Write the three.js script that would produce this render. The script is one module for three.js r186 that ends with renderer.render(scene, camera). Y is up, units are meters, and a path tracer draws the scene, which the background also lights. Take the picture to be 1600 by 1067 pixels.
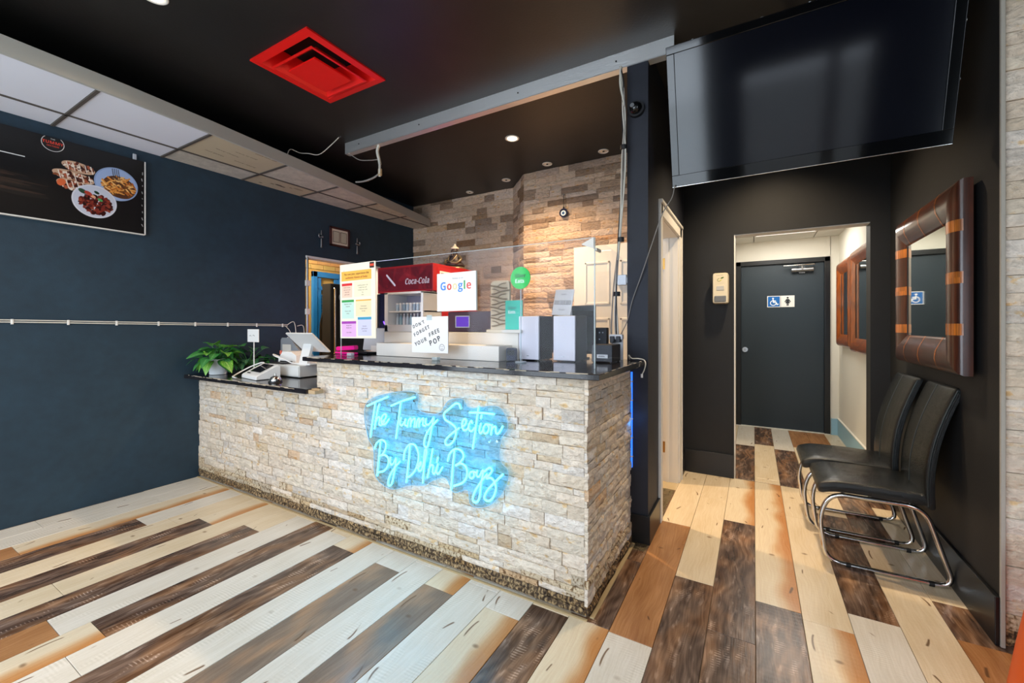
import * as THREE from 'three';
import { RoundedBoxGeometry } from 'three/addons/geometries/RoundedBoxGeometry.js';
import { mergeGeometries } from 'three/addons/utils/BufferGeometryUtils.js';
import { ImprovedNoise } from 'three/addons/math/ImprovedNoise.js';
import { RectAreaLightUniformsLib } from 'three/addons/lights/RectAreaLightUniformsLib.js';

// ---------------------------------------------------------------- camera, sky, light, exposure
const scene = new THREE.Scene();
const camera = new THREE.PerspectiveCamera(78.54, 1600 / 1067, 0.05, 100);
camera.position.set(0, 1.27, 0);
camera.rotation.y = THREE.MathUtils.degToRad(30.08);
camera.setViewOffset(1600, 1067, 0, 24.2, 1600, 1067);      // shift lens: verticals stay upright
const renderer = new THREE.WebGLRenderer({ antialias: true });
renderer.toneMapping = THREE.LinearToneMapping;
renderer.toneMappingExposure = 0.92;
renderer.shadowMap.enabled = true;
RectAreaLightUniformsLib.init();
scene.background = new THREE.Color(2.1, 2.35, 2.7);        // even overcast sky
const DAY = 5.0;                                             // daylight through the shop windows
const ROOM_LAMP = 5.5, CORRIDOR_LAMP = 19, HALL_LAMP = 14, SPOT_LAMP = 24;

// ---------------------------------------------------------------- helpers
let seed = 7;
const rnd = () => { seed = (seed + 0x6d2b79f5) | 0; let t = Math.imul(seed ^ (seed >>> 15), 1 | seed); t = (t + Math.imul(t ^ (t >>> 7), 61 | t)) ^ t; return ((t ^ (t >>> 14)) >>> 0) / 4294967296; };
const rr = (a, b) => a + (b - a) * rnd();
const V = (x, y, z) => new THREE.Vector3(x, y, z);
const P = new ImprovedNoise();
const fbm = (x, y, z = 0, n = 4) => { let s = 0, a = 0.5; for (let i = 0; i < n; i++) { s += a * P.noise(x, y, z + i * 7.3); x *= 2.03; y *= 2.03; a *= 0.5; } return s; };
const clamp = THREE.MathUtils.clamp, lerp = THREE.MathUtils.lerp;
const sstep = (x, a, b) => { const t = clamp((x - a) / (b - a), 0, 1); return t * t * (3 - 2 * t); };
const taken = {};
function numbered(name) { const n = taken[name] = (taken[name] ?? -1) + 1; return n ? `${name}_${String(n).padStart(3, '0')}` : name; }
function shade(o) { o.traverse((m) => { if (m.isMesh) { m.castShadow = true; m.receiveShadow = true; } }); return o; }
function thing(name, label, category, pos = [0, 0, 0], turn = 0, group) {
  const o = new THREE.Group(); o.name = numbered(name); o.position.set(...pos); o.rotation.y = turn;
  o.userData = { label, category }; if (group) o.userData.group = group;
  scene.add(o); return o;
}
function part(name, geo, mat, parent, label) {
  const m = new THREE.Mesh(geo, mat); m.name = name; m.castShadow = m.receiveShadow = true;
  if (label) m.userData.label = label;
  parent.add(m); return m;
}
function solo(name, geo, mat, label, category, pos = [0, 0, 0], turn = 0, group) {
  const m = part(numbered(name), geo, mat, scene); m.position.set(...pos); m.rotation.y = turn;
  m.userData = { label, category }; if (group) m.userData.group = group; return m;
}
function struct(name, geo, mat) { const m = part(numbered(name), geo, mat, scene); m.userData.kind = 'structure'; return m; }
function structGroup(name, pos = [0, 0, 0], turn = 0) { const o = new THREE.Group(); o.name = numbered(name); o.position.set(...pos); o.rotation.y = turn; o.userData.kind = 'structure'; scene.add(o); return o; }
// uv in metres, by the way each face looks
function boxUV(g) {
  g = g.index ? g.toNonIndexed() : g; const p = g.attributes.position, n = g.attributes.normal, uv = new Float32Array(p.count * 2);
  for (let i = 0; i < p.count; i++) {
    const ax = Math.abs(n.getX(i)), ay = Math.abs(n.getY(i)), az = Math.abs(n.getZ(i));
    const [u, v] = ax > ay && ax > az ? [p.getZ(i), p.getY(i)] : ay > az ? [p.getX(i), p.getZ(i)] : [p.getX(i), p.getY(i)];
    uv[2 * i] = u; uv[2 * i + 1] = v;
  }
  g.setAttribute('uv', new THREE.BufferAttribute(uv, 2)); return g;
}
const B = (w, h, d, x = 0, y = 0, z = 0, r = 0) => { const g = r ? new RoundedBoxGeometry(w, h, d, 2, r) : new THREE.BoxGeometry(w, h, d); g.translate(x, y, z); return g; };
// a box given by its two corners
const BB = (x0, y0, z0, x1, y1, z1, r = 0) => B(x1 - x0, y1 - y0, z1 - z0, (x0 + x1) / 2, (y0 + y1) / 2, (z0 + z1) / 2, r);
const C = (r1, r2, h, x = 0, y = 0, z = 0, axis = 'y', n = 24) => { const g = new THREE.CylinderGeometry(r1, r2, h, n); if (axis === 'x') g.rotateZ(Math.PI / 2); if (axis === 'z') g.rotateX(Math.PI / 2); g.translate(x, y, z); return g; };
const L = (pts, n = 32) => new THREE.LatheGeometry(pts.map((p) => new THREE.Vector2(p[0], p[1])), n);
const T = (pts, r, seg = 0, closed = false, rs = 8) => new THREE.TubeGeometry(new THREE.CatmullRomCurve3(pts.map((p) => V(...p)), closed, 'centripetal'), seg || pts.length * 6, r, rs, closed);
function mg(...gs) { return mergeGeometries(gs.flat().map((g) => { g = g.index ? g.toNonIndexed() : g; for (const k of Object.keys(g.attributes)) if (!['position', 'normal', 'uv'].includes(k)) g.deleteAttribute(k); return g; })); }
// a path of straight runs with rounded corners
function bent(pts, r, closed = false) {
  const path = new THREE.CurvePath(), n = pts.length, q = pts.map((p) => V(...p)), cor = [];
  for (let i = 0; i < n; i++) {
    if (!closed && (i === 0 || i === n - 1)) { cor.push([q[i], q[i], q[i]]); continue; }
    const a = q[(i + n - 1) % n], b = q[i], c = q[(i + 1) % n], ra = Math.min(r, a.distanceTo(b) / 2.05), rc = Math.min(r, b.distanceTo(c) / 2.05);
    cor.push([b.clone().lerp(a, ra / a.distanceTo(b)), b, b.clone().lerp(c, rc / c.distanceTo(b))]);
  }
  for (let i = 0; i < n; i++) {
    if (cor[i][0] !== cor[i][2]) path.add(new THREE.QuadraticBezierCurve3(...cor[i]));
    if (closed || i < n - 1) path.add(new THREE.LineCurve3(cor[i][2], cor[(i + 1) % n][0]));
  }
  return path;
}
const bar = (a, b, r, n = 8) => { const A = V(...a), D = V(...b).sub(A), g = new THREE.CylinderGeometry(r, r, D.length(), n); g.applyQuaternion(new THREE.Quaternion().setFromUnitVectors(V(0, 1, 0), D.clone().normalize())); g.translate(...A.add(D.multiplyScalar(0.5)).toArray()); return g; };
// rounded box with enough inner segments to bend
function softBox(w, h, d, r, nx, ny, nz) {
  const g = new THREE.BoxGeometry(w, h, d, nx + 4, ny + 4, nz + 4), p = g.attributes.position, H = [w / 2, h / 2, d / 2], N = [nx, ny, nz].map((n) => n + 4);
  const at = (v, k) => { const i = Math.round((v / (2 * H[k]) + 0.5) * N[k]), e = [0, 0.3 * r, r]; return i <= 2 ? -H[k] + e[i] : i >= N[k] - 2 ? H[k] - e[N[k] - i] : lerp(-H[k] + r, H[k] - r, (i - 2) / (N[k] - 4)); };
  const v = V(), c = V();
  for (let i = 0; i < p.count; i++) {
    v.set(at(p.getX(i), 0), at(p.getY(i), 1), at(p.getZ(i), 2));
    c.set(clamp(v.x, -H[0] + r, H[0] - r), clamp(v.y, -H[1] + r, H[1] - r), clamp(v.z, -H[2] + r, H[2] - r));
    const dlt = v.clone().sub(c), l = dlt.length(); if (l > 1e-6) v.copy(c).addScaledVector(dlt, r / l);
    p.setXYZ(i, v.x, v.y, v.z);
  }
  return g;
}
function warp(g, f) { const p = g.attributes.position; for (let i = 0; i < p.count; i++) { const q = f(p.getX(i), p.getY(i), p.getZ(i)); p.setXYZ(i, ...q); } g.computeVertexNormals(); return g; }

// ---------------------------------------------------------------- textures
function dataTex(w, h, fn, color = true) {
  const d = new Uint8Array(w * h * 4);
  for (let y = 0; y < h; y++) for (let x = 0; x < w; x++) { const c = fn((x + 0.5) / w, (y + 0.5) / h), i = (y * w + x) * 4; d[i] = clamp(c[0], 0, 255); d[i + 1] = clamp(c[1], 0, 255); d[i + 2] = clamp(c[2], 0, 255); d[i + 3] = 255; }
  const t = new THREE.DataTexture(d, w, h); t.magFilter = THREE.LinearFilter; t.minFilter = THREE.LinearMipmapLinearFilter; t.generateMipmaps = true;
  t.wrapS = t.wrapT = THREE.RepeatWrapping; if (color) t.colorSpace = THREE.SRGBColorSpace; t.needsUpdate = true; return t;
}
function canvasTex(w, h, draw) {
  const c = document.createElement('canvas'); c.width = w; c.height = h; const g = c.getContext('2d'); draw(g, w, h);
  const t = new THREE.CanvasTexture(c); t.colorSpace = THREE.SRGBColorSpace; t.anisotropy = 8; return t;
}
const rep = (t, x, y = x) => { const c = t.clone(); c.repeat.set(x, y); c.needsUpdate = true; return c; };
// noise that repeats at the edges
const tile2 = (f) => (u, v) => { const a = sstep(u, 0.8, 1), b = sstep(v, 0.8, 1); return lerp(lerp(f(u, v), f(u - 1, v), a), lerp(f(u, v - 1), f(u - 1, v - 1), a), b); };
const grain = tile2((u, v) => fbm(u * 24, v * 24, 1, 4)), blotch = tile2((u, v) => fbm(u * 5, v * 5, 4, 4));
const bumpTex = dataTex(256, 256, (u, v) => { const k = 128 + 150 * grain(u, v); return [k, k, k]; }, false);
const scuffTex = dataTex(512, 512, (u, v) => { const k = 226 + 34 * blotch(u, v) + 26 * grain(u, v); return [k, k, k]; });
const splitH = tile2((u, v) => fbm(u * 10, v * 16, 9, 5) + 0.35 * Math.abs(fbm(u * 30, v * 22, 3, 3)));
const stoneBump = dataTex(512, 512, (u, v) => { const k = 120 + 190 * splitH(u, v); return [k, k, k]; }, false);
const stoneTex = dataTex(512, 512, (u, v) => { const b = blotch(u, v), s = splitH(u, v), k = 240 + 26 * b + 40 * s; const iron = sstep(fbm(u * 7 + 31, v * 9, 2, 4), 0.16, 0.42) * sstep(Math.min(u, 1 - u, v, 1 - v), 0, 0.12); return [k, k - 6 - 22 * iron, k - 12 - 58 * iron]; });
const grimeTex = dataTex(512, 256, (u, v) => {       // dried mop dirt caught in the rough faces
  const s = splitH(u, v), m = sstep(fbm(u * 26, v * 9, 5, 4) - 0.3 * s, -0.30, 0.34), k = 205 + 70 * s;
  return [lerp(62, k, m), lerp(47, k * 0.88, m), lerp(33, k * 0.68, m)];
});
const stainTex = dataTex(512, 256, (u, v) => {
  const s = splitH(u, v), m = sstep(fbm(u * 22, v * 8, 15, 4) - 0.3 * s, -0.42, 0.06), k = 226 + 50 * s;
  return [lerp(120, k, m), lerp(95, k * 0.95, m), lerp(66, k * 0.86, m)];
});
const graniteTex = dataTex(512, 512, (u, v) => { const n = fbm(u * 70, v * 70, 2, 2), s = sstep(n, 0.24, 0.42), b = blotch(u, v); return [30 + 70 * s + 14 * b, 27 + 62 * s + 12 * b, 30 + 62 * s + 12 * b]; });

// floor boards, 1.145 m x 0.175 m each
function plankTex(kind, k) {
  return dataTex(1024, 160, (u, v) => {
    const x = u * 6.5, y = v, z = k * 11.3, wob = fbm(x * 0.6, y * 1.3, z + 3, 3);
    const gr = fbm(x * 1.2, (y + wob * 0.22) * 26, z, 4), lf = fbm(x * 0.5, y * 2.2, z + 9, 3), fine = P.noise(x * 34, y * 70, z);
    const crack = sstep(Math.abs(y - 0.52 - 0.36 * Math.sin(x * 1.25 + k * 2) - wob * 0.3), 0.034, 0.006) * sstep(fbm(x * 1.9, k * 5.3, 2, 2), 0.13, 0.24);
    const saw = Math.sin((x + wob * 0.05 + y * 0.07) * 88 + 2 * P.noise(x * 3, y * 3, z)) * sstep(fbm(x * 0.9, y * 1.8, z + 5, 3), 0.02, 0.25);
    let c;
    if (kind === 'white') c = [222 + 12 * lf + 15 * gr + 7 * saw, 214 + 14 * lf + 17 * gr + 7 * saw, 200 + 18 * lf + 20 * gr + 8 * saw];
    else if (kind === 'cream') c = [224 + 14 * lf + 13 * gr + 3 * saw, 205 + 18 * lf + 17 * gr + 3 * saw, 174 + 24 * lf + 22 * gr];
    else if (kind === 'heart') {
      const h = sstep(y + 0.25 * wob + 0.45 * fbm(x * 0.45, 2, z, 2), 0.46, 0.98);
      c = [lerp(226, 192, h) + 12 * gr, lerp(209, 134, h) + 18 * gr, lerp(180, 80, h) + 20 * gr];
    } else if (kind === 'brown') { const q = sstep(fbm(x * 0.5, y * 1.4, z + 17, 3), -0.2, 0.3); c = [lerp(176, 128, q) + 30 * lf + 24 * gr, lerp(137, 112, q) + 28 * lf + 24 * gr, lerp(104, 98, q) + 24 * lf + 22 * gr];
    } else if (kind === 'orange') c = [172 + 38 * lf + 26 * gr, 122 + 34 * lf + 26 * gr, 78 + 28 * lf + 22 * gr];
    else {
      const rings = Math.sin(34 * (y * 0.6 + 0.55 * fbm(x * 0.55, y * 1.1, z + 2, 3))), pale = Math.max(0, saw) ** 2 * sstep(fbm(x * 2, y * 6, z, 3), -0.06, 0.1) + 0.5 * sstep(fbm(x * 1.6, y * 7, z + 21, 4), 0.16, 0.42), warm = sstep(fbm(x * 0.7, y * 1.6, z + 31, 3), -0.12, 0.3);
      c = [98 + 26 * warm + 80 * lf + 44 * gr + 13 * rings + 80 * pale, 78 + 13 * warm + 70 * lf + 40 * gr + 12 * rings + 80 * pale, 66 + 60 * lf + 36 * gr + 11 * rings + 80 * pale];
    }
    const knot = sstep(Math.hypot((x - 1.1 - (k * 1.7) % 4.2) * 1.6, (y - 0.35 - 0.1 * (k % 3)) * 1.15), 0.13, 0.02) * (kind === 'white' ? 0.25 : 0.8);
    const dk = Math.max(crack * (kind === 'dark' ? 0.45 : 0.78), knot * 0.62);
    return c.map((q, i) => lerp(q + 4 * fine, [92, 66, 44][i], dk));
  });
}
const plankBump = dataTex(512, 128, (u, v) => { const k = 128 + 90 * fbm(u * 10, v * 30, 3, 4) + 22 * Math.sin(u * 300 + 3 * fbm(u * 8, v * 4)); return [k, k, k]; }, false);
const plankMat = {};
for (const [code, kind, n] of [['W', 'white', 3], ['C', 'cream', 3], ['H', 'heart', 3], ['O', 'orange', 2], ['B', 'brown', 2], ['K', 'dark', 3]])
  plankMat[code] = Array.from({ length: n }, (_, i) => new THREE.MeshPhysicalMaterial({ map: plankTex(kind, i + 1 + code.charCodeAt(0) % 7), roughness: 0.27, specularIntensity: 1, bumpMap: plankBump, bumpScale: 0.0005 }));

const std = (color, roughness = 0.6, o = {}) => new THREE.MeshStandardMaterial({ color, roughness, ...o });
const M = {
  navy: std(0x243d4d, 0.62, { map: rep(scuffTex, 0.7), bumpMap: rep(bumpTex, 6), bumpScale: 0.0006 }),
  pillar: std(0x232733, 0.62, { map: rep(scuffTex, 0.7), bumpMap: rep(bumpTex, 6), bumpScale: 0.0006 }),
  black: std(0x131416, 0.65, { map: rep(scuffTex, 0.6), bumpMap: rep(bumpTex, 6), bumpScale: 0.0005 }),
  ceiling: std(0x2a2725, 0.42, { map: rep(scuffTex, 0.4), bumpMap: rep(bumpTex, 3), bumpScale: 0.0005 }),
  base: std(0x121417, 0.35),
  white: std(0xe4e0d8, 0.55), gloss: std(0xf0f0ee, 0.3), cream: std(0xefe7d6, 0.5), plastic: std(0xe6e6e4, 0.35), greyPlastic: std(0xb9bdc2, 0.4),
  hallWhite: std(0xe6e2d6, 0.7), hallBlue: std(0x9cc4d6, 0.6), offTile: std(0xcfcdc4, 0.9), beigeTile: std(0xddd5c6, 0.9, { map: rep(scuffTex, 2) }), greyTile: std(0xe4e5ee, 0.85),
  grid: std(0x57504a, 0.6), rail: std(0x2c2724, 0.6), fascia: std(0xb0aea6, 0.5),
  stone: new THREE.MeshStandardMaterial({ vertexColors: true, map: rep(stoneTex, 3.3), bumpMap: rep(stoneBump, 3.3), bumpScale: 0.011, roughness: 0.82 }),
  grime: new THREE.MeshStandardMaterial({ vertexColors: true, map: rep(grimeTex, 3.3, 6), bumpMap: rep(stoneBump, 3.3), bumpScale: 0.012, roughness: 0.85 }),
  stain: new THREE.MeshStandardMaterial({ vertexColors: true, map: rep(stainTex, 3.3, 6), bumpMap: rep(stoneBump, 3.3), bumpScale: 0.011, roughness: 0.85 }),
  mortar: std(0x8d8272, 0.9), core: std(0xb7aa95, 0.9),
  granite: std(0xffffff, 0.12, { map: rep(graniteTex, 3) }), raw: std(0xb79c78, 0.9),
  chrome: std(0xd5d5d3, 0.16, { metalness: 1 }), steel: std(0x9a9c9e, 0.35, { metalness: 1 }), alu: std(0xf2f2f2, 0.36, { metalness: 0.8, bumpMap: rep(bumpTex, 2), bumpScale: 0.0008 }), brass: std(0xb58a4a, 0.3, { metalness: 1 }),
  red: std(0xf51a14, 0.42), leather: std(0x070a09, 0.25, { bumpMap: rep(bumpTex, 4), bumpScale: 0.0015 }), rubber: std(0x131313, 0.6),
  blackGloss: new THREE.MeshPhysicalMaterial({ color: 0x07080a, roughness: 0.06 }),
  screen: new THREE.MeshPhysicalMaterial({ color: 0x0a0c14, roughness: 0.10, specularIntensity: 0.8, ior: 1.6 }),
  blackPlastic: std(0x15161a, 0.45), darkBlue: std(0x1c2440, 0.5), pink: std(0xf0128c, 0.35),
  acrylic: new THREE.MeshPhysicalMaterial({ color: 0xfbfcff, transmission: 1, thickness: 0, roughness: 0.02, ior: 1.4, specularIntensity: 0.24 }),
  signPanel: new THREE.MeshPhysicalMaterial({ color: new THREE.Color(0.75, 0.893, 0.978), transmission: 1, thickness: 0, roughness: 0.02, ior: 1.3, specularIntensity: 0.1 }),
  acrylicEdge: new THREE.MeshPhysicalMaterial({ color: 0xe2eef2, transmission: 0.6, thickness: 0, roughness: 0.3 }),
  glass: new THREE.MeshPhysicalMaterial({ color: 0xffffff, transmission: 1, thickness: 0, roughness: 0.01, ior: 1.45 }),
  mirror: std(0xdfe6e2, 0.03, { metalness: 1 }),
  cable: std(0xd8d4c8, 0.5), cableBlack: std(0x17171a, 0.5), cableGrey: std(0x8f8a84, 0.5),
  kitchenWall: std(0xc79f55, 0.8), blue: std(0x1e78c2, 0.5), pot: std(0xeceeee, 0.3), soil: std(0x2a1d13, 0.95), orange: std(0xe0560a, 0.45),
  pavement: std(0x9d9c98, 0.9), tileCream: std(0xd8c39c, 0.4), grout: std(0x8b7a60, 0.9), floorBase: std(0x6b5a45, 0.8),
  lampGlow: std(0xfff2dd, 0.4, { emissive: new THREE.Color(1, 0.86, 0.62), emissiveIntensity: 3 }),
  hallGlow: std(0xffffff, 0.4, { emissive: new THREE.Color(1, 0.97, 0.92), emissiveIntensity: 1.6 }),
  neon: std(0x9ff4ff, 0.4, { emissive: new THREE.Color(0.03, 0.46, 0.74), emissiveIntensity: 5.2 }),
  purple: std(0x5a2cff, 0.4, { emissive: new THREE.Color(0.22, 0.07, 1), emissiveIntensity: 4 }),
  ledBlue: std(0x2050ff, 0.4, { emissive: new THREE.Color(0.03, 0.20, 1), emissiveIntensity: 1.6 }),
};
M.ceiling.side = THREE.FrontSide;

// ---------------------------------------------------------------- the shell
const XL = -4.06, ZF = 1.6, CH = 2.913;                        // left wall, shop front, ceiling height
const floor = struct('floor', boxUV(BB(-4.2, -0.1, -6.3, 3.8, -0.008, ZF + 0.15)), M.floorBase);
// boards: row k lies between 0.006 + 0.1765 k and the next; joint, kinds towards the front, kinds towards the back
const PL = 1.145, PW = 0.1765;
const rows = {
  '-23': [-.797, 'WW', 'WW'], '-22': [-.2, 'WWW', 'WWW'], '-21': [-.637, 'OC', 'HH'], '-20': [-1.139, 'KCC', 'WC'], '-19': [-1.247, 'CCK', 'C'], '-18': [-1.351, 'KCC', 'H'],
  '-17': [-.645, 'CH', 'CC'], '-16': [-1.45, 'KKC', 'C'], '-15': [-.553, 'OC', 'WC'], '-14': [-.646, 'HC', 'KC'], '-13': [-.528, 'WC', 'WC'], '-12': [-1.578, 'KKC', 'H'],
  '-11': [-1.72, 'WWC', 'W'], '-10': [-1.573, 'BKC', 'W'], '-9': [-1.687, 'WWK', 'W'], '-8': [-1.566, 'BCC', 'H'], '-7': [-1.685, 'WWC', 'W'], '-6': [-1.573, 'HCK', 'W'],
  '-5': [-1.70, 'KHC', 'C'], '-4': [-1.715, 'HCW', 'kKC'], '-3': [-1.705, 'WKC', 'OC'], '-2': [-2.258, 'KKC', 'CC'], '-1': [-1.926, 'KCC', 'KH'], '0': [-2.237, 'KOC', 'HH'],
  '1': [-2.197, 'HCW', 'CC'], '2': [-2.345, 'WKC', 'KC'], '3': [-2.0, 'CHW', 'CK'], '4': [-2.37, 'OCK', 'qCK'],
};
const hallRows = { '-2': [-5, 'C', 'C'], '-1': [-5.10, 'K', 'W'], '0': [-5.2, 'C', 'K'], '1': [-5.09, 'K', 'W'], '2': [-5.27, 'C', 'O'], '3': [-5.3, 'C', 'O'], '4': [-5.0, 'W', 'C'] };
const plankGeos = {};
function plankGeo(len, w) {
  const key = len.toFixed(3) + w.toFixed(3);
  return plankGeos[key] ??= (() => {
    const l = len - 0.002, ww = w - 0.002, t = 0.008, b = 0.0012, g = new THREE.BufferGeometry(), pos = [], uv = [];
    const c = (x, y, z) => { pos.push(x, y, z); uv.push(clamp(0.5 + z / PL, 0.002, 0.998), clamp(0.5 + x / PW, 0.01, 0.99)); };
    const ring = (i, y) => [[-ww / 2 + i, y, l / 2 - i], [ww / 2 - i, y, l / 2 - i], [ww / 2 - i, y, -l / 2 + i], [-ww / 2 + i, y, -l / 2 + i]];
    const q = (a, bq, d, e) => { for (const p of [a, bq, d, a, d, e]) c(...p); };
    const r0 = ring(0, -t), r1 = ring(0, -b), r2 = ring(b, 0);
    q(...r2); for (let i = 0; i < 4; i++) { const j = (i + 1) % 4; q(r0[i], r0[j], r1[j], r1[i]); q(r1[i], r1[j], r2[j], r2[i]); }
    g.setAttribute('position', new THREE.Float32BufferAttribute(pos, 3)); g.setAttribute('uv', new THREE.Float32BufferAttribute(uv, 2)); g.computeVertexNormals(); return g;
  })();
}
function plank(k, z0, z1, code, lo, hi) {
  let a = Math.max(Math.min(z0, z1), lo), b = Math.min(Math.max(z0, z1), hi);
  let x0 = 0.006 + PW * k, x1 = x0 + PW;
  x0 = Math.max(x0, XL); if (lo > -2.5 && k >= 5) x1 = Math.min(x1, 3.6);
  if (b - a < 0.02) return;
  const kind = code.toUpperCase().replace('Q', 'K'), list = plankMat[kind], m = part('plank', plankGeo(b - a, x1 - x0), list[Math.floor(rnd() * list.length)], floor);
  m.position.set((x0 + x1) / 2, 0, (a + b) / 2); if (rnd() < 0.5 && kind !== 'H') m.rotation.y = Math.PI;
}
function layRow(k, [j, near, far], lo, hi) {
  let z = j; for (const c of near + 'CWCK') { if (z > hi) break; plank(k, z, z + PL, c, lo, hi); z += PL; }
  z = j; for (const c of far + 'CKCC') { if (z < lo) break; const l = c === 'k' ? 0.572 : c === 'q' ? 0.275 : PL; plank(k, z - l, z, c, lo, hi); z -= l; }
}
for (let k = -24; k < 21; k++) {
  const row = rows[k] ?? [-rr(0.2, 1.3), 'CKW'[Math.floor(rnd() * 3)] + 'CKH'[Math.floor(rnd() * 3)], 'CWK'[Math.floor(rnd() * 3)] + 'C'];
  layRow(k, row, k < -4 ? -1.80 : k > 4 ? -2.40 : -3.945, ZF);
}
for (const k in hallRows) layRow(+k, hallRows[k], -6.12, -3.958);
// cream tiles behind the counter
const tiles = part('tile_bed', boxUV(BB(XL, -0.012, -4.3, -0.52, -0.004, -2.5)), M.grout, floor);
for (let x = -0.82; x > -2.0; x -= 0.3) for (let z = -4.2; z < -2.5; z += 0.3) part('tile', BB(x + 0.002, -0.008, z + 0.002, Math.min(x + 0.298, -0.528), 0, z + 0.298, 0.002), M.tileCream, tiles);

struct('wall_left', boxUV(mg(BB(XL - 0.12, 0, -2.70, XL, CH, ZF), BB(XL - 0.12, 2.0, -3.70, XL, CH, -2.70), BB(XL - 0.12, 0, -4.45, XL, CH, -3.70))), M.navy);
struct('ceiling', boxUV(mg(BB(-4.2, CH, -4.5, -2.645, CH + 0.14, ZF + 0.15), BB(-2.165, CH, -4.5, 3.8, CH + 0.14, ZF + 0.15), BB(-2.645, CH, -4.5, -2.165, CH + 0.14, -1.94), BB(-2.645, CH, -1.46, -2.165, CH + 0.14, ZF + 0.15), BB(-2.645, CH + 0.12, -1.94, -2.165, CH + 0.14, -1.46))), M.ceiling);
// partition at the end of the counter, with a white door
const PX0 = -0.654, PX1 = -0.533;
struct('wall_partition', boxUV(mg(BB(PX0, 0, -2.86, PX1, CH, -2.5), BB(PX0, 2.0, -3.60, PX1, CH, -2.86), BB(PX0, 0, -3.95, PX1, CH, -3.60))), M.pillar);
// wall across the corridor with the opening to the washroom hall
struct('wall_corridor', boxUV(mg(BB(-0.654, 0, -4.07, -0.143, CH, -3.94), BB(-0.143, 2.03, -4.07, 0.734, CH, -3.94), BB(0.734, 0, -4.07, 1.0, CH, -3.94))), M.black);
struct('trim_1', mg(BB(-0.143, 0.0, -4.066, -0.135, 2.03, -3.944), BB(-0.143, 2.024, -4.066, 0.734, 2.03, -3.95)), M.white);
const XR = 0.845;
struct('wall_right', boxUV(mg(BB(XR, 0, -3.95, 0.858, CH, -2.408), BB(0.858, 0, -3.95, 1.0, CH, -2.445))), M.black);
struct('trim_2', BB(XR - 0.001, 0, -2.408, XR + 0.013, CH, -2.394, 0.003), std(0xa9a296, 0.7));
struct('wall_hall', boxUV(mg(BB(0.855, 0, -6.2, 1.0, 2.4, -4.06), BB(-0.34, 0, -6.2, -0.22, 2.4, -4.06), BB(-0.34, 0, -6.2, -0.199, 2.4, -6.1), BB(0.775, 0, -6.2, 0.87, 2.4, -6.1), BB(-0.2, 2.088, -6.2, 0.78, 2.4, -6.1))), M.hallWhite);
const skirt = (n, ...g) => struct('baseboard_' + n, mg(...g), M.base);
skirt('partition', BB(PX0, 0, -2.5, PX1 + 0.013, 0.165, -2.487, 0.003), BB(PX1, 0, -2.83, PX1 + 0.013, 0.165, -2.49, 0.003), BB(PX1, 0, -3.94, PX1 + 0.013, 0.165, -3.69, 0.003));
skirt('corridor', BB(-0.53, 0, -3.945, -0.143, 0.195, -3.925, 0.004), BB(0.734, 0, -3.945, XR, 0.195, -3.925, 0.004));
skirt('right', BB(XR - 0.016, 0, -3.93, XR, 0.195, -2.40, 0.004));
struct('baseboard_hall', mg(BB(0.84, 0, -6.1, 0.856, 0.19, -4.07, 0.003), BB(0.78, 0, -6.1, 0.856, 0.19, -6.085, 0.003)), M.hallBlue);
struct('trim_3', mg(BB(0.838, 0.19, -6.1, 0.856, 0.2, -4.07, 0.002)), M.hallWhite);
// hall ceiling with lay-in tiles
const hallCeil = struct('ceiling_hall', boxUV(BB(-0.34, 2.335, -6.2, 1.0, 2.45, -4.07)), M.rail);
for (let i = 0; i < 4; i++) for (const [x0, x1] of [[-0.22, 0.0], [0.0, 0.61], [0.61, 0.86]]) { const z = -6.405 + i * 0.69; if (!(i === 1 && x0 === 0)) part('ceiling_tile', BB(x0 + 0.004, 2.322, Math.max(z + 0.004, -6.1), x1 - 0.004, 2.336, Math.min(z + 0.686, -4.07)), M.offTile, hallCeil); }
// room behind and outside the frame: right wall, front wall with shop windows, pavement
struct('wall_side', boxUV(BB(3.6, 0, -2.5, 3.75, CH, ZF)), M.black);
const WIN = [[-3.95, -2.86], [-2.76, -1.70], [-1.60, -0.54], [1.95, 3.4]];
const fr = [BB(-4.2, 0, ZF, 3.75, 0.35, ZF + 0.15), BB(-4.2, 2.65, ZF, 3.75, CH, ZF + 0.15), BB(-0.17, 2.15, ZF, 1.2, 2.65, ZF + 0.15)];
for (const x of [[-4.2, -3.95], [-2.86, -2.76], [-1.70, -1.60], [-0.54, -0.17], [1.2, 1.95], [3.4, 3.75]]) fr.push(BB(x[0], 0.35, ZF, x[1], 2.65, ZF + 0.15));
struct('wall_front', boxUV(mg(fr)), M.black);
WIN.forEach(([x0, x1], i) => {
  const w = structGroup('window_' + (i + 1), [(x0 + x1) / 2, 0.35, ZF + 0.07]); const W = x1 - x0;
  part('window_frame', mg(BB(-W / 2, 0, -0.03, -W / 2 + 0.04, 2.3, 0.03), BB(W / 2 - 0.04, 0, -0.03, W / 2, 2.3, 0.03), BB(-W / 2, 0, -0.03, W / 2, 0.04, 0.03), BB(-W / 2, 2.26, -0.03, W / 2, 2.3, 0.03)), M.steel, w);
  part('pane', BB(-W / 2 + 0.04, 0.04, -0.003, W / 2 - 0.04, 2.26, 0.003), M.glass, w);
  { const l = new THREE.RectAreaLight(new THREE.Color(0.77, 0.89, 1.0), DAY, W - 0.1, 2.18); l.position.set((x0 + x1) / 2, 1.5, ZF - 0.01); l.lookAt((x0 + x1) / 2, 1.5, -5); scene.add(l); }
});
const frontDoor = structGroup('door_3', [0.515, 0, ZF + 0.07]);
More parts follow.
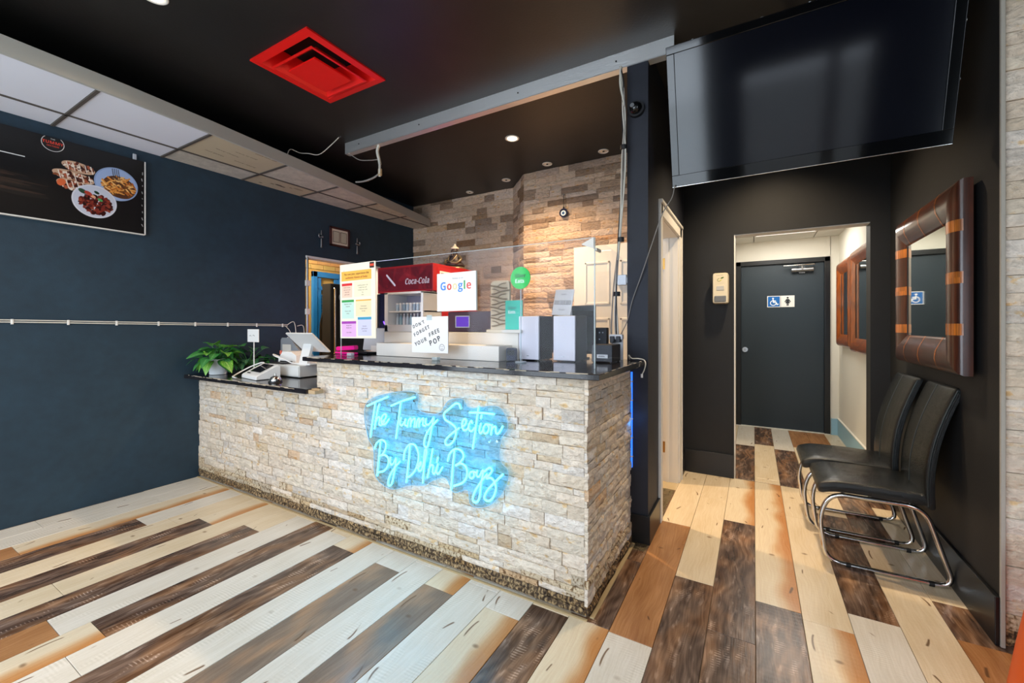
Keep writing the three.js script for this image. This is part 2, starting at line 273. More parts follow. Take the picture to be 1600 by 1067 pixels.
for (const [x0, x1] of [[-0.685, 0.29], [0.30, 0.685]]) {
  part('door_frame', mg(BB(x0, 0.02, -0.025, x0 + 0.06, 2.14, 0.025), BB(x1 - 0.06, 0.02, -0.025, x1, 2.14, 0.025), BB(x0, 0.02, -0.025, x1, 0.2, 0.025), BB(x0, 2.05, -0.025, x1, 2.14, 0.025)), M.steel, frontDoor);
  part('pane', BB(x0 + 0.06, 0.2, -0.003, x1 - 0.06, 2.05, 0.003), M.glass, frontDoor);
}
struct('pavement', BB(-14, -0.2, ZF + 0.16, 12, -0.02, 16), M.pavement);

// ---------------------------------------------------------------- split-face ledger stone
const TONES = [[.74, .65, .53], [.78, .71, .60], [.80, .74, .66], [.70, .58, .42], [.66, .62, .57], [.77, .68, .57], [.70, .52, .36], [.82, .78, .73], [.62, .49, .34], [.78, .70, .60]];
const TONEW = [14, 20, 18, 4, 6, 18, 2, 9, 1.6, 16];
function pickTone(mul) { let s = rnd() * TONEW.reduce((a, b) => a + b); for (let i = 0; i < TONES.length; i++) if ((s -= TONEW[i]) < 0) { const k = rr(0.92, 1.06); return TONES[i].map((c, j) => c * k * mul[j]); } return TONES[0].map((c, j) => c * mul[j]); }
// one stone: width w along x, height h, rough front towards +z
function stoneGeo(w, h, depth, tone) {
  const nx = Math.max(2, Math.min(6, Math.round(w / 0.035))), ny = h > 0.035 ? 3 : 2, pos = [], uv = [], idx = [], ou = rnd(), ov = rnd(), sx = rnd() * 90, z = [];
  const e = 0.0035, amp = 0.006;
  for (let j = 0; j <= ny; j++) for (let i = 0; i <= nx; i++) {
    const edge = i === 0 || j === 0 || i === nx || j === ny, x = (i / nx - 0.5) * w + (edge && j > 0 && j < ny ? rr(-.001, .001) : 0), y = (j / ny - 0.5) * h + (edge && i > 0 && i < nx ? rr(-.0012, .0012) : 0);
    const d = depth + (edge ? -e - rr(0, 0.003) : amp * 1.6 * P.noise(x * 24 + sx, y * 40, 1) + rr(0, 0.003));
    pos.push(x, y, d); uv.push(x + ou, y + ov);
  }
  for (let j = 0; j < ny; j++) for (let i = 0; i < nx; i++) { const a = j * (nx + 1) + i, b = a + 1, c = a + nx + 1, d = c + 1; if (rnd() < 0.5) idx.push(a, b, d, a, d, c); else idx.push(a, b, c, b, d, c); }
  const rim = []; for (let i = 0; i <= nx; i++) rim.push(i); for (let j = 1; j <= ny; j++) rim.push(j * (nx + 1) + nx); for (let i = nx - 1; i >= 0; i--) rim.push(ny * (nx + 1) + i); for (let j = ny - 1; j > 0; j--) rim.push(j * (nx + 1));
  let g = new THREE.BufferGeometry(); g.setAttribute('position', new THREE.Float32BufferAttribute(pos, 3)); g.setAttribute('uv', new THREE.Float32BufferAttribute(uv, 2)); g.setIndex(idx); g.computeVertexNormals(); g = g.toNonIndexed();
  const sp = [], su = [], at = (q, zz) => { sp.push(pos[q * 3], pos[q * 3 + 1], zz ?? pos[q * 3 + 2]); su.push(uv[q * 2] + (zz === undefined ? 0 : 0.02), uv[q * 2 + 1]); };
  const corner = new Set([0, nx, (ny + 1) * (nx + 1) - 1, ny * (nx + 1)]), ends = rim.filter((q) => corner.has(q));
  ends.forEach((a, i) => { const b = ends[(i + 1) % 4]; const run = []; let s = rim.indexOf(a); do { run.push(rim[s]); s = (s + 1) % rim.length; } while (rim[s] !== b); run.push(b); for (let r = 0; r + 1 < run.length; r++) { at(run[r]); at(run[r], 0); at(run[r + 1]); at(run[r + 1]); at(run[r], 0); at(run[r + 1], 0); } });
  const sg = new THREE.BufferGeometry(); sg.setAttribute('position', new THREE.Float32BufferAttribute(sp, 3)); sg.setAttribute('uv', new THREE.Float32BufferAttribute(su, 2)); sg.computeVertexNormals();
  g = mergeGeometries([g, sg]); const n = g.attributes.position.count, col = new Float32Array(n * 3); for (let i = 0; i < n; i++) col.set(tone, i * 3);
  g.setAttribute('color', new THREE.BufferAttribute(col, 3)); return g;
}
// courses of stones on a plane: u runs from 0 to width, top(u) limits the height
function ledger(list, { at, turn, width, y0, y1, top, mul = [1, 1, 1], cut = [], len = [0.07, 0.24], hs = [0.028, 0.038, 0.048, 0.06], grimy = 0, dark = 0 }) {
  const rot = new THREE.Matrix4().makeRotationY(turn).setPosition(...at);
  let y = y0; const breaks = [...cut, y1];
  while (y < y1 - 0.004) {
    let h = hs[Math.floor(rnd() * hs.length)]; for (const b of breaks) if (y < b - 0.001 && y + h > b - 0.02) h = b - y;
    let u = 0; while (u < width - 0.004) {
      let w = rr(...len) * (h < 0.035 ? 1.25 : 1); const lim = top ? top(y) : 0; let u0 = Math.max(u, lim);
      if (u0 > width - 0.03) { u = width; break; }
      if (u0 + w > width - 0.05) w = width - u0;
      const dirt = grimy && (y < grimy ? M.grime : y < grimy * 2.2 ? rnd() < 0.7 && M.stain : y < grimy * 3.4 && rnd() < 0.25 && M.stain), depth = rr(0.014, 0.024), tone = pickTone(mul), dk = rnd() < dark ? rr(0.42, 0.72) : 1, bg = stoneGeo(w - 0.0016, h - 0.0016, depth, tone.map((c, i) => c * dk ** (1 + i * 0.12)));
      const g = bg.translate(u0 + w / 2, y + h / 2, 0).applyMatrix4(rot);
      list.push({ g, m: dirt || M.stone, c: V(u0 + w / 2, y + h / 2, 0).applyMatrix4(rot) });
      u = u0 + w;
    }
    y += h;
  }
}
function setStones(list, parent, most = 300) {
  const rank = (s) => s.c.distanceTo(camera.position) - (s.m === M.stone ? 0 : 50);
  list.sort((a, b) => rank(a) - rank(b));
  for (const s of list.slice(0, most)) part('brick', s.g, s.m, parent);
  const rest = list.slice(most); if (!rest.length) return;
  const stuff = part('small_bricks', mergeGeometries(rest.map((s) => s.g)), M.stone, parent); stuff.userData.kind = 'stuff'; stuff.userData.label = 'the further split-face stones of the cladding';
}

// back wall behind the counter, with its slanted step
const wallBack = struct('wall_back', boxUV(mg(BB(-4.2, 0, -4.5, -2.47, CH, -4.31), BB(-2.155, 0, -4.5, -0.54, CH, -3.985))), M.mortar);
part('splay', boxUV((() => { const s = new THREE.Shape([[-2.5, 4.31], [-2.468, 4.31], [-2.155, 3.985], [-2.155, 4.4], [-2.5, 4.4]].map((p) => new THREE.Vector2(...p))); const g = new THREE.ExtrudeGeometry(s, { depth: CH, bevelEnabled: false }); g.rotateX(-Math.PI / 2); return g; })()), M.mortar, wallBack);
{
  const list = [], mul = [0.86, 0.74, 0.67], o = { y0: 0.9, y1: CH, mul, dark: 0.3, len: [0.10, 0.34], hs: [0.045, 0.055, 0.065, 0.08] };
  ledger(list, { ...o, at: [XL, 0, -4.31], turn: 0, width: 1.592 });
  ledger(list, { ...o, at: [-2.468, 0, -4.31], turn: -Math.PI / 4, width: 0.452, mul: mul.map((c) => c * 0.95) });
  ledger(list, { ...o, at: [-2.155, 0, -3.985], turn: 0, width: 1.50 });
  setStones(list, wallBack, 300);
}
// stone-clad pier at the right edge
const pier = struct('wall_pier', boxUV(BB(0.87, 0, -2.56, 3.75, CH, -2.432)), M.core);
{ const list = []; ledger(list, { at: [0.862, 0, -2.43], turn: 0, width: 0.75, y0: 0.0, y1: CH, hs: [0.05, 0.06, 0.07], len: [0.12, 0.3], grimy: 0.04, mul: [1.02, 1, 0.98] }); setStones(list, pier, 300); }

// ---------------------------------------------------------------- the counter
const counter = thing('service_counter', 'tan split-face stone service counter in two heights with a glowing sign on its front', 'counter');
const CZ = -1.742, UX = -2.485, RX = -0.637;
part('core', boxUV(mg(BB(XL + 0.003, 0, -2.40, UX, 0.838, CZ + 0.004), BB(UX, 0, -2.45, RX + 0.004, 1.04, CZ + 0.004))), M.mortar, counter);
{
  const list = [];
  ledger(list, { at: [XL + 0.003, 0, CZ], turn: 0, width: RX - XL - 0.003, y0: 0.012, y1: 1.042, cut: [0.838], top: (y) => (y > 0.83 ? UX - XL : 0), grimy: 0.045, len: [0.07, 0.21] });
  ledger(list, { at: [RX, 0, CZ + 0.015], turn: Math.PI / 2, width: 0.735, y0: 0.012, y1: 1.042, grimy: 0.045, mul: [1.06, 1.06, 1.06], len: [0.06, 0.2] });
  setStones(list, counter, 300);
}
// sealant bead along the foot
part('sealant_bead', mg(BB(-4.05, 0, -1.722, -0.62, 0.006, -1.708, 0.002), BB(-0.618, 0, -2.46, -0.598, 0.007, -1.74, 0.002)), std(0xb59d74, 0.8), counter);
function slab(pts, y0, y1) { const s = new THREE.Shape(pts.map((p) => new THREE.Vector2(p[0], -p[1]))); const g = new THREE.ExtrudeGeometry(s, { depth: y1 - y0 - 0.008, bevelEnabled: true, bevelSize: 0.006, bevelThickness: 0.004, bevelSegments: 3 }); g.rotateX(-Math.PI / 2); g.translate(0, y0 + 0.004, 0); return boxUV(g); }
const TOP = 1.0708, LOW = 0.8728;
part('worktop', slab([[-2.54, -1.676], [-0.558, -1.676], [-0.545, -2.494], [-2.54, -2.494]], 1.042, 1.07), M.granite, counter, 'black polished granite top of the high part');
part('worktop', slab([[XL + 0.011, -1.626], [-2.44, -1.626], [-2.44, -1.72], [-2.49, -1.73], [-2.49, -2.4], [XL + 0.011, -2.4]], 0.84, 0.872), M.granite, counter, 'black polished granite top of the low part');
part('broken_edge', boxUV(mg(BB(-2.437, 0.842, -1.70, -2.37, 0.866, -1.636, 0.004), BB(-2.44, 0.862, -1.69, -2.36, 0.872, -1.66, 0.003))), M.raw, counter, 'raw chipped core of the granite');
{ const ch = [], lo = []; for (let i = 0; i < 46; i++) { const x = rr(-2.5, -0.6), l = rr(0.012, 0.07); ch.push(B(l, rr(0.002, 0.005), 0.004, x, TOP - rr(0.001, 0.005), -1.6705, 0.001)); } for (let i = 0; i < 12; i++) ch.push(B(0.004, rr(0.002, 0.004), rr(0.02, 0.08), -0.5535 + 0.001, TOP - rr(0.001, 0.005), rr(-2.4, -1.72), 0.001)); for (let i = 0; i < 44; i++) { const x = rr(-4.0, -2.5); lo.push(B(rr(0.015, 0.11), rr(0.002, 0.006), 0.004, x, LOW - rr(0.001, 0.008), -1.6205, 0.001)); }
  part('chipped_edge', boxUV(mg(ch)), std(0xb8aa96, 0.8), counter, 'pale chips along the edge of the high top'); part('chipped_edge', boxUV(mg(lo)), std(0xb8aa96, 0.8), counter, 'pale chips along the edge of the low top'); }
// blue light strip in the gap beside the pillar
const strip = thing('led_strip', 'thin blue glowing light strip in the gap between stone counter and black pillar', 'light strip', [-0.622, 0, -2.478]);
part('diffuser', BB(-0.004, 0.44, -0.006, 0.004, 1.0, 0.006), M.ledBlue, strip);
for (let i = 0; i < 5; i++) part('clip', BB(-0.006, 0.5 + i * 0.11, -0.0075, 0.006, 0.508 + i * 0.11, 0.0075), M.plastic, strip);
{ const l = new THREE.PointLight(new THREE.Color(0.05, 0.3, 1), 0.010, 0, 2); l.position.set(-0.60, 0.72, -2.42); scene.add(l); }

// ---------------------------------------------------------------- the neon sign
const NEON = [
  '-420 185,-338 219,-254 251', '-354 210,-365 156,-382 78,-395 8', '-322 202,-333 175,-349 112,-360 60', '-354 93,-328 130,-317 124,-323 89,-311 83,-280 109', '-304 103,-273 127,-266 148,-285 149,-304 121,-298 92,-275 95,-246 126',
  '-228 203,-143 237,-51 266', '-155 225,-167 155,-191 27', '-153 142,-161 112,-149 102,-127 123,-116 144,-123 109,-109 105', '-105 100,-94 138,-79 150,-81 106', '-81 121,-65 143,-51 152,-54 107', '-40 109,-31 145,-20 157,-20 112', '-20 128,-4 150,10 159,7 123,23 120',
  '28 158,26 134,39 127,65 149,81 173,65 104,51 47,34 8,17 14,19 49,47 102,105 160',
  '256 237,246 257,225 257,187 230,149 196,157 170,196 154,225 134,225 97,200 54,167 39,157 55,183 88,246 136', '264 143,287 161,291 183,277 184,266 159,275 130,293 134,308 153', '328 171,323 182,307 157,309 135,323 130,341 148',
  '366 254,358 211,347 139,331 47', '311 221,382 227,454 228', '379 174,370 139,376 126,395 147', '383 215,380 201', '412 176,401 168,393 145,401 130,416 135,426 162,417 175,435 174', '444 175,438 130', '440 148,452 166,464 169,465 147,472 136,486 147,502 174',
  '-312 -11,-322 -80,-340 -207', '-360 -55,-344 -23,-301 2,-270 -12,-275 -50,-304 -85,-319 -91,-275 -81,-249 -98,-254 -136,-285 -171,-333 -188', '-233 -88,-235 -118,-223 -127,-203 -105,-189 -80,-208 -180,-228 -238,-249 -248,-249 -216,-218 -159,-162 -99',
  '-86 -1,-94 -73,-113 -202', '-133 -83,-123 -35,-89 6,-51 8,-27 -27,-27 -77,-51 -130,-94 -170,-111 -175', '-32 -113,-7 -89,-8 -75,-22 -96,-22 -125,-6 -120,8 -88', '5 -183,19 -76,33 -11,26 3,19 -20,8 -99', '74 5,60 -62,38 -150', '45 -110,65 -79,77 -82,74 -115,83 -124,100 -97', '109 -69,99 -108,109 -119,139 -80', '109 -34,102 -59',
  '217 16,208 -52,196 -181', '174 -40,187 -2,225 28,262 23,275 -1,254 -34,221 -58,258 -40,291 -54,295 -96,270 -133,214 -161', '332 -67,315 -76,311 -96,323 -103,339 -87,337 -69,354 -70',
  '358 -60,354 -84,366 -88,386 -57,395 -45,382 -112,366 -199,347 -217,331 -209,343 -165,382 -106,414 -67', '401 -55,431 -32,444 -39,428 -67,409 -87,439 -80,459 -98,465 -128,446 -176,420 -195,399 -186,412 -151,450 -106,503 -52',
];
const NEON_EDGE = '-448 186,-244 272,-37 282,-41 204,109 195,170 265,262 281,295 244,480 261,527 174,491 114,484 7,527 -36,509 -119,412 -224,311 -240,291 -169,204 -199,153 -135,65 -165,10 -200,-104 -222,-213 -265,-275 -266,-365 -219,-384 -59,-426 -4';
const mm = (s) => s.split(',').map((p) => p.split(' ').map((v) => v / 1000));
const sign = thing('neon_sign', 'glowing cyan script sign of two lines on clear acrylic, hung on the stone counter front', 'neon sign', [-1.53, 0.62, -1.690]);
{
  const curve = new THREE.CatmullRomCurve3(mm(NEON_EDGE).map(([x, y]) => V(x, y, 0)), true, 'centripetal'), sh = new THREE.Shape(curve.getPoints(140).map((p) => new THREE.Vector2(p.x, p.y)));
  part('backing_panel', new THREE.ExtrudeGeometry(sh, { depth: 0.004, bevelEnabled: false }).translate(0, 0, -0.008), M.signPanel, sign, 'pale blue clear acrylic panel cut around the letters');
  part('panel_edge', new THREE.TubeGeometry(curve, 160, 0.0022, 5, true).translate(0, 0, -0.006), M.acrylicEdge, sign);
  for (const s of NEON) { const pts = mm(s).map(([x, y]) => [x, y, 0.004]); part('letter_stroke', mg(T(pts, 0.0056, pts.length * 5), ...[pts[0], pts.at(-1)].map((p) => new THREE.SphereGeometry(0.0056, 8, 6).translate(...p))), M.neon, sign); }
  for (const [x, y] of [[-0.06, 0.245], [-0.36, -0.03], [0.47, 0.1], [0.25, -0.19]]) part('standoff', C(0.006, 0.006, 0.024, x, y, -0.009, 'z', 12), M.chrome, sign);
  for (const x of [-0.22, 0.24]) { const l = new THREE.PointLight(new THREE.Color(0.04, 0.5, 1), 0.2, 0, 2); l.position.set(-1.53 + x, 0.62, -1.42); l.shadow.radius = 0.4; scene.add(l); }
}

// ---------------------------------------------------------------- ceiling fittings
const soffit = structGroup('ceiling_soffit');
{
  const edge = [[-3.12, 0.6], [-3.17, -0.5], [-3.2, -1], [-3.252, -1.47], [-3.339, -2.069], [-3.43, -2.64], [-3.60, -3.6], [-3.74, -4.285]];
  const xe = (z) => { for (let i = 0; i + 1 < edge.length; i++) if (z <= edge[i][1] && z >= edge[i + 1][1]) return lerp(edge[i][0], edge[i + 1][0], (z - edge[i][1]) / (edge[i + 1][1] - edge[i][1])); return edge[0][0]; };
  const plate = (pts, y0, y1) => { const s = new THREE.Shape(pts.map((p) => new THREE.Vector2(p[0], -p[1]))), g = new THREE.ExtrudeGeometry(s, { depth: y1 - y0, bevelEnabled: false }); g.rotateX(-Math.PI / 2); g.translate(0, y0, 0); return boxUV(g); };
  part('fascia', plate([...edge.map(([x, z]) => [x, z]), ...edge.slice().reverse().map(([x, z]) => [x - 0.022, z])], 2.603, 2.692), M.fascia, soffit);
  part('soffit_frame', plate([[XL, 0.6], ...edge.map(([x, z]) => [x - 0.022, z]), [XL, -4.285]], 2.626, 2.65), M.rail, soffit);
  const cuts = [0.6, 0.325, -0.275, -0.875, -1.47, -2.069, -2.636, -3.21, -3.76, -4.285], XM = -3.77;
  const scrawl = canvasTex(512, 512, (g, w, h) => { g.fillStyle = '#e8e2d6'; g.fillRect(0, 0, w, h); g.fillStyle = '#4a443c'; g.font = 'italic 26px serif'; for (const [t, x, y, a] of [['Bobby Arora', 70, 120, 0.1], ['tummy loves', 240, 240, 0.2], ['best in town', 150, 320, 0.1], ['thank you', 300, 150, 0.15], ['see you soon', 60, 420, 0.12]]) { g.save(); g.translate(x, y); g.rotate(a); g.fillText(t, 0, 0); g.restore(); } });
  const blotted = canvasTex(256, 256, (g, w, h) => { g.fillStyle = '#e8e2d6'; g.fillRect(0, 0, w, h); g.fillStyle = '#4d473f'; for (const [x, y, r] of [[120, 120, 15], [140, 130, 18], [165, 118, 10], [90, 150, 8], [60, 170, 26], [200, 60, 9]]) { g.globalAlpha = r > 20 ? 0.25 : 0.9; g.beginPath(); g.ellipse(x, y, r, r * 0.7, 0.4, 0, 7); g.fill(); } });
  const printed = (tx) => std(0xd6cbb6, 0.9, { map: tx });
  const unit = (g) => { g.computeBoundingBox(); const b = g.boundingBox, p = g.attributes.position, u = g.attributes.uv; for (let i = 0; i < p.count; i++) u.setXY(i, (p.getZ(i) - b.min.z) / (b.max.z - b.min.z), 1 - (p.getX(i) - b.min.x) / (b.max.x - b.min.x)); return g; };
  for (let i = 0; i + 1 < cuts.length; i++) {
    part('grid_bar', plate([[XM - 0.009, cuts[i]], [XM + 0.009, cuts[i]], [XM + 0.009, cuts[i + 1]], [XM - 0.009, cuts[i + 1]]], 2.604, 2.611), M.grid, soffit);
    if (i) part('grid_bar', plate([[XL + 0.003, cuts[i] + 0.009], [xe(cuts[i]) - 0.024, cuts[i] + 0.009], [xe(cuts[i]) - 0.024, cuts[i] - 0.009], [XL + 0.003, cuts[i] - 0.009]], 2.604, 2.611), M.grid, soffit);
    const z0 = cuts[i] - 0.011, z1 = cuts[i + 1] + 0.011, pale = z0 > -1.46;
    const outer = plate([[XM + 0.008, z0], [xe(z0) - 0.026, z0], [xe(z1) - 0.026, z1], [XM + 0.008, z1]], 2.610, 2.627), inner = plate([[XL + 0.004, z0], [XM - 0.008, z0], [XM - 0.008, z1], [XL + 0.004, z1]], 2.610, 2.627);
    if (xe(z1) - 0.03 > XM) part('ceiling_tile', i === 4 ? unit(outer) : outer, pale ? M.greyTile : i === 4 ? printed(scrawl) : M.beigeTile, soffit);
    part('ceiling_tile', i === 5 ? unit(inner) : inner, pale ? M.greyTile : i === 5 ? printed(blotted) : M.beigeTile, soffit);
  }
}
// red four-way air diffuser
const vent = thing('air_vent', 'square bright red painted air vent with stepped louvres in the black ceiling', 'air vent', [-2.405, CH, -1.70]);
{
  const ringCone = (a0, y0, a1, y1, t = 0.004) => { const g = [], q = (h, y) => [[-h, y, -h], [h, y, -h], [h, y, h], [-h, y, h]], A = q(a0, y0), Bq = q(a1, y1), pos = []; for (let i = 0; i < 4; i++) { const j = (i + 1) % 4; for (const s of [0, t]) { const a = [A[i][0], A[i][1] - s, A[i][2]], b = [A[j][0], A[j][1] - s, A[j][2]], c = [Bq[j][0], Bq[j][1] - s, Bq[j][2]], d = [Bq[i][0], Bq[i][1] - s, Bq[i][2]]; const f = [a, b, c, a, c, d]; for (const p of s ? f : f.slice().reverse()) pos.push(...p); } } const geo = new THREE.BufferGeometry(); geo.setAttribute('position', new THREE.Float32BufferAttribute(pos, 3)); geo.setAttribute('uv', new THREE.Float32BufferAttribute(new Float32Array(pos.length / 3 * 2), 2)); geo.computeVertexNormals(); return geo; };
  part('flange', mg(ringCone(0.283, -0.006, 0.238, -0.010), ringCone(0.283, 0, 0.283, -0.006), ringCone(0.238, -0.010, 0.155, 0.085)), M.red, vent);
  part('louvre', mg(ringCone(0.200, -0.030, 0.188, -0.032), ringCone(0.188, -0.032, 0.100, 0.055)), M.red, vent);
  part('centre_plate', mg(ringCone(0.132, -0.040, 0.0, -0.038), ringCone(0.132, -0.040, 0.128, -0.030)), M.red, vent, 'flat red centre plate');
  part('duct', B(0.34, 0.02, 0.34, 0, 0.10, 0), std(0x1c0b0b, 0.8), vent);
}
// long aluminium track on the ceiling
const beam = thing('ceiling_track', 'long brushed aluminium channel across the black ceiling above the counter', 'metal track', [0, CH, -2.5]);
{
  part('channel', mg(BB(-3.183, -0.095, -0.002, -0.39, 0, 0.002), BB(-3.183, -0.097, -0.052, -0.39, -0.093, 0.002), BB(-3.183, -0.095, -0.052, -0.39, -0.07, -0.050)), M.alu, beam);
  for (const x of [-0.72, -1.4, -2.3, -3.0]) part('screw', C(0.005, 0.005, 0.004, x, -0.045, 0.003, 'z', 10), M.rubber, beam);
}
// small ceiling lamps
function downlight(x, z, r, lit, label) {
  const o = thing('ceiling_downlight', label, 'downlight', [x, CH, z]);
  part('trim_ring', L([[r * 0.72, 0.006], [r * 0.74, -0.004], [r * 0.9, -0.008], [r, -0.005], [r, 0], [r * 0.72, 0.002]], 36), M.white, o);
  part('lamp', C(r * 0.70, r * 0.70, 0.004, 0, lit ? -0.004 : -0.001, 0), lit ? M.lampGlow : M.cream, o);
  if (!lit) part('socket', C(r * 0.2, r * 0.2, 0.006, 0, -0.004, 0), M.rubber, o);
  if (lit) { const l = new THREE.SpotLight(new THREE.Color(1, 0.70, 0.40), lit, 0, 1.25, 0.7, 2); l.position.set(x, CH - 0.02, z); l.target.position.set(x, 0, z); l.shadow.radius = 2.5; l.castShadow = true; scene.add(l, l.target); }
}
downlight(-1.83, -3.162, 0.062, SPOT_LAMP, 'lit warm round downlight in the black ceiling behind the metal track');
downlight(-1.222, -3.824, 0.05, 0, 'unlit white round downlight nearest the black pillar');
downlight(-1.812, -3.84, 0.05, 0, 'unlit white round downlight straight above the hanging eye charm');
downlight(-2.409, -4.03, 0.05, 0, 'unlit white round downlight by the slanted step of the stone wall');
downlight(-3.015, -4.172, 0.045, 0, 'unlit white round downlight furthest left along the stone wall');
downlight(-2.58, -0.90, 0.062, 6, 'lit downlight at the top edge above the red vent');
// warm dome lamp in the corridor, behind the television
{
  const o = thing('ceiling_downlight', 'large warm recessed lamp in the corridor ceiling hidden behind the television', 'downlight', [0.12, CH, -3.36]);
  part('trim_ring', L([[0.07, 0.006], [0.072, -0.004], [0.088, -0.008], [0.095, -0.005], [0.095, 0], [0.07, 0.002]], 36), M.white, o);
  part('lamp', C(0.07, 0.07, 0.004, 0, -0.003, 0), M.lampGlow, o);
  const l = new THREE.SpotLight(new THREE.Color(1, 0.78, 0.52), CORRIDOR_LAMP, 0, 1.0, 0.8, 2); l.position.set(0.12, CH - 0.02, -3.36); l.target.position.set(0.12, 0, -3.36); l.shadow.radius = 3; l.castShadow = true; scene.add(l, l.target);
}
// white ceiling panels over the front of the room, mirrored in the television
for (const [x, label] of [[-2.3, 'lit white ceiling panel over the front left of the room'], [-0.2, 'lit white ceiling panel over the front right of the room']]) {
  const o = thing('ceiling_light_panel', label, 'ceiling light', [x, CH, 0.35]);
  part('frame', mg(BB(-0.6, -0.03, -0.3, 0.6, 0, -0.285), BB(-0.6, -0.03, 0.285, 0.6, 0, 0.3), BB(-0.6, -0.03, -0.285, -0.585, 0, 0.285), BB(0.585, -0.03, -0.285, 0.6, 0, 0.285)), M.white, o);
  part('diffuser', BB(-0.585, -0.024, -0.285, 0.585, 0, 0.285), M.hallGlow, o);
  const l = new THREE.RectAreaLight(new THREE.Color(1, 0.97, 0.92), ROOM_LAMP, 1.16, 0.56); l.position.set(x, CH - 0.034, 0.35); l.lookAt(x, 0, 0.35); scene.add(l);
}
// lay-in light of the hall
{
  const o = thing('ceiling_light_panel', 'white rectangular lit panel in the tiled ceiling of the washroom hall', 'ceiling light', [0.305, 2.33, -5.365]);
  part('frame', mg(BB(-0.3, -0.01, -0.35, 0.3, 0, -0.33), BB(-0.3, -0.01, 0.33, 0.3, 0, 0.35), BB(-0.3, -0.01, -0.33, -0.285, 0, 0.33), BB(0.285, -0.01, -0.33, 0.3, 0, 0.33)), M.white, o);
  part('diffuser', BB(-0.285, -0.006, -0.33, 0.285, 0, 0.33), M.hallGlow, o);
  const l = new THREE.RectAreaLight(new THREE.Color(1, 0.95, 0.86), HALL_LAMP, 0.56, 0.65); l.position.set(0.305, 2.318, -5.365); l.lookAt(0.305, 0, -5.365); scene.add(l);
}

// ---------------------------------------------------------------- doors
{ // washroom door at the end of the hall
  const d = structGroup('door_1', [0.287, 0, -6.1]);
  part('door_frame', mg(BB(-0.485, 0, -0.06, -0.43, 2.085, 0.02, 0.004), BB(0.43, 0, -0.06, 0.485, 2.085, 0.02, 0.004), BB(-0.485, 2.03, -0.06, 0.485, 2.085, 0.02, 0.004)), M.base, d);
  const leaf = part('door_leaf', BB(-0.43, 0.008, -0.05, 0.43, 2.03, -0.01, 0.003), std(0x26333c, 0.5, { bumpMap: rep(bumpTex, 4), bumpScale: 0.0006 }), d);
  part('deadbolt', mg(C(0.032, 0.034, 0.012, -0.385, 0.97, -0.004, 'z'), C(0.02, 0.02, 0.022, -0.385, 0.97, 0.002, 'z')), M.chrome, leaf);
  part('keyhole', BB(-0.388, 0.961, 0.012, -0.382, 0.979, 0.0135), M.rubber, leaf);
  part('threshold', BB(-0.485, 0, -0.06, 0.485, 0.008, 0.025, 0.003), M.white, d);
  const c = thing('door_closer', 'silver hydraulic door closer at the top of the dark washroom door', 'door closer', [0.50, 1.945, -6.10]);
  part('body', mg(C(0.026, 0.026, 0.2, 0.0, 0, 0.028, 'x', 20), C(0.030, 0.030, 0.045, -0.082, 0, 0.028, 'x', 20), C(0.030, 0.030, 0.04, 0.09, 0, 0.028, 'x', 20)), M.steel, c);
  part('arm', mg(bar([0.0, 0.055, 0.045], [-0.19, 0.05, 0.075], 0.007), bar([-0.19, 0.05, 0.075], [0.12, 0.058, 0.05], 0.008)), M.chrome, c);
  part('bracket', mg(BB(-0.03, -0.04, -0.006, 0.03, 0.04, 0.02, 0.003), C(0.012, 0.012, 0.06, 0, 0.028, 0.045)), M.steel, c);
}
{ // white door opened back behind the counter
  const d = structGroup('door_2', [0, 0, 0]);
  const cas = (z0, z1, y1) => BB(PX1 - 0.002, 0, z0, PX1 + 0.018, y1, z1, 0.005);
  part('casing', mg(cas(-3.70, -3.605, 2.09), cas(-2.862, -2.80, 2.09), BB(PX1 - 0.002, 1.99, -3.69, PX1 + 0.018, 2.09, -2.81, 0.005), BB(PX1 + 0.01, 2.065, -3.70, PX1 + 0.028, 2.09, -2.80, 0.006), BB(PX1 + 0.01, 0, -3.70, PX1 + 0.024, 2.085, -3.685, 0.005)), M.white, d);
  part('jamb', mg(BB(PX0 - 0.005, 0, -3.605, PX1 + 0.002, 2.0, -3.585), BB(PX0 - 0.005, 0, -2.868, PX1 + 0.002, 2.0, -2.855), BB(PX0 - 0.005, 1.985, -3.605, PX1 + 0.002, 2.002, -2.855), BB(PX0 + 0.03, 0, -3.59, PX0 + 0.055, 1.99, -3.575)), M.white, d);
  const leaf = part('door_leaf', BB(-1.425, 0.01, -3.625, -0.672, 1.985, -3.588, 0.002), M.cream, d);
  const moulding = (x0, y0, x1, y1) => mg(BB(x0, y0, -3.59, x1, y0 + 0.018, -3.582, 0.003), BB(x0, y1 - 0.018, -3.59, x1, y1, -3.582, 0.003), BB(x0, y0, -3.59, x0 + 0.018, y1, -3.582, 0.003), BB(x1 - 0.018, y0, -3.59, x1, y1, -3.582, 0.003));
  for (const [x0, x1] of [[-1.32, -1.09], [-1.0, -0.77]]) { part('panel', moulding(x0, 1.46, x1, 1.84), M.cream, leaf); part('panel', moulding(x0, 0.2, x1, 1.34), M.cream, leaf); }
  part('latch', mg(BB(-1.0, 1.635, -3.588, -0.70, 1.69, -3.574, 0.003), BB(-1.02, 1.62, -3.588, -0.94, 1.71, -3.566, 0.004)), M.steel, leaf);
  for (const y of [0.28, 1.78]) part('hinge', mg(C(0.007, 0.007, 0.09, -0.664, y, -3.582, 'y', 10), BB(-0.664, y - 0.045, -3.589, -0.63, y + 0.045, -3.584)), M.brass, d);
}
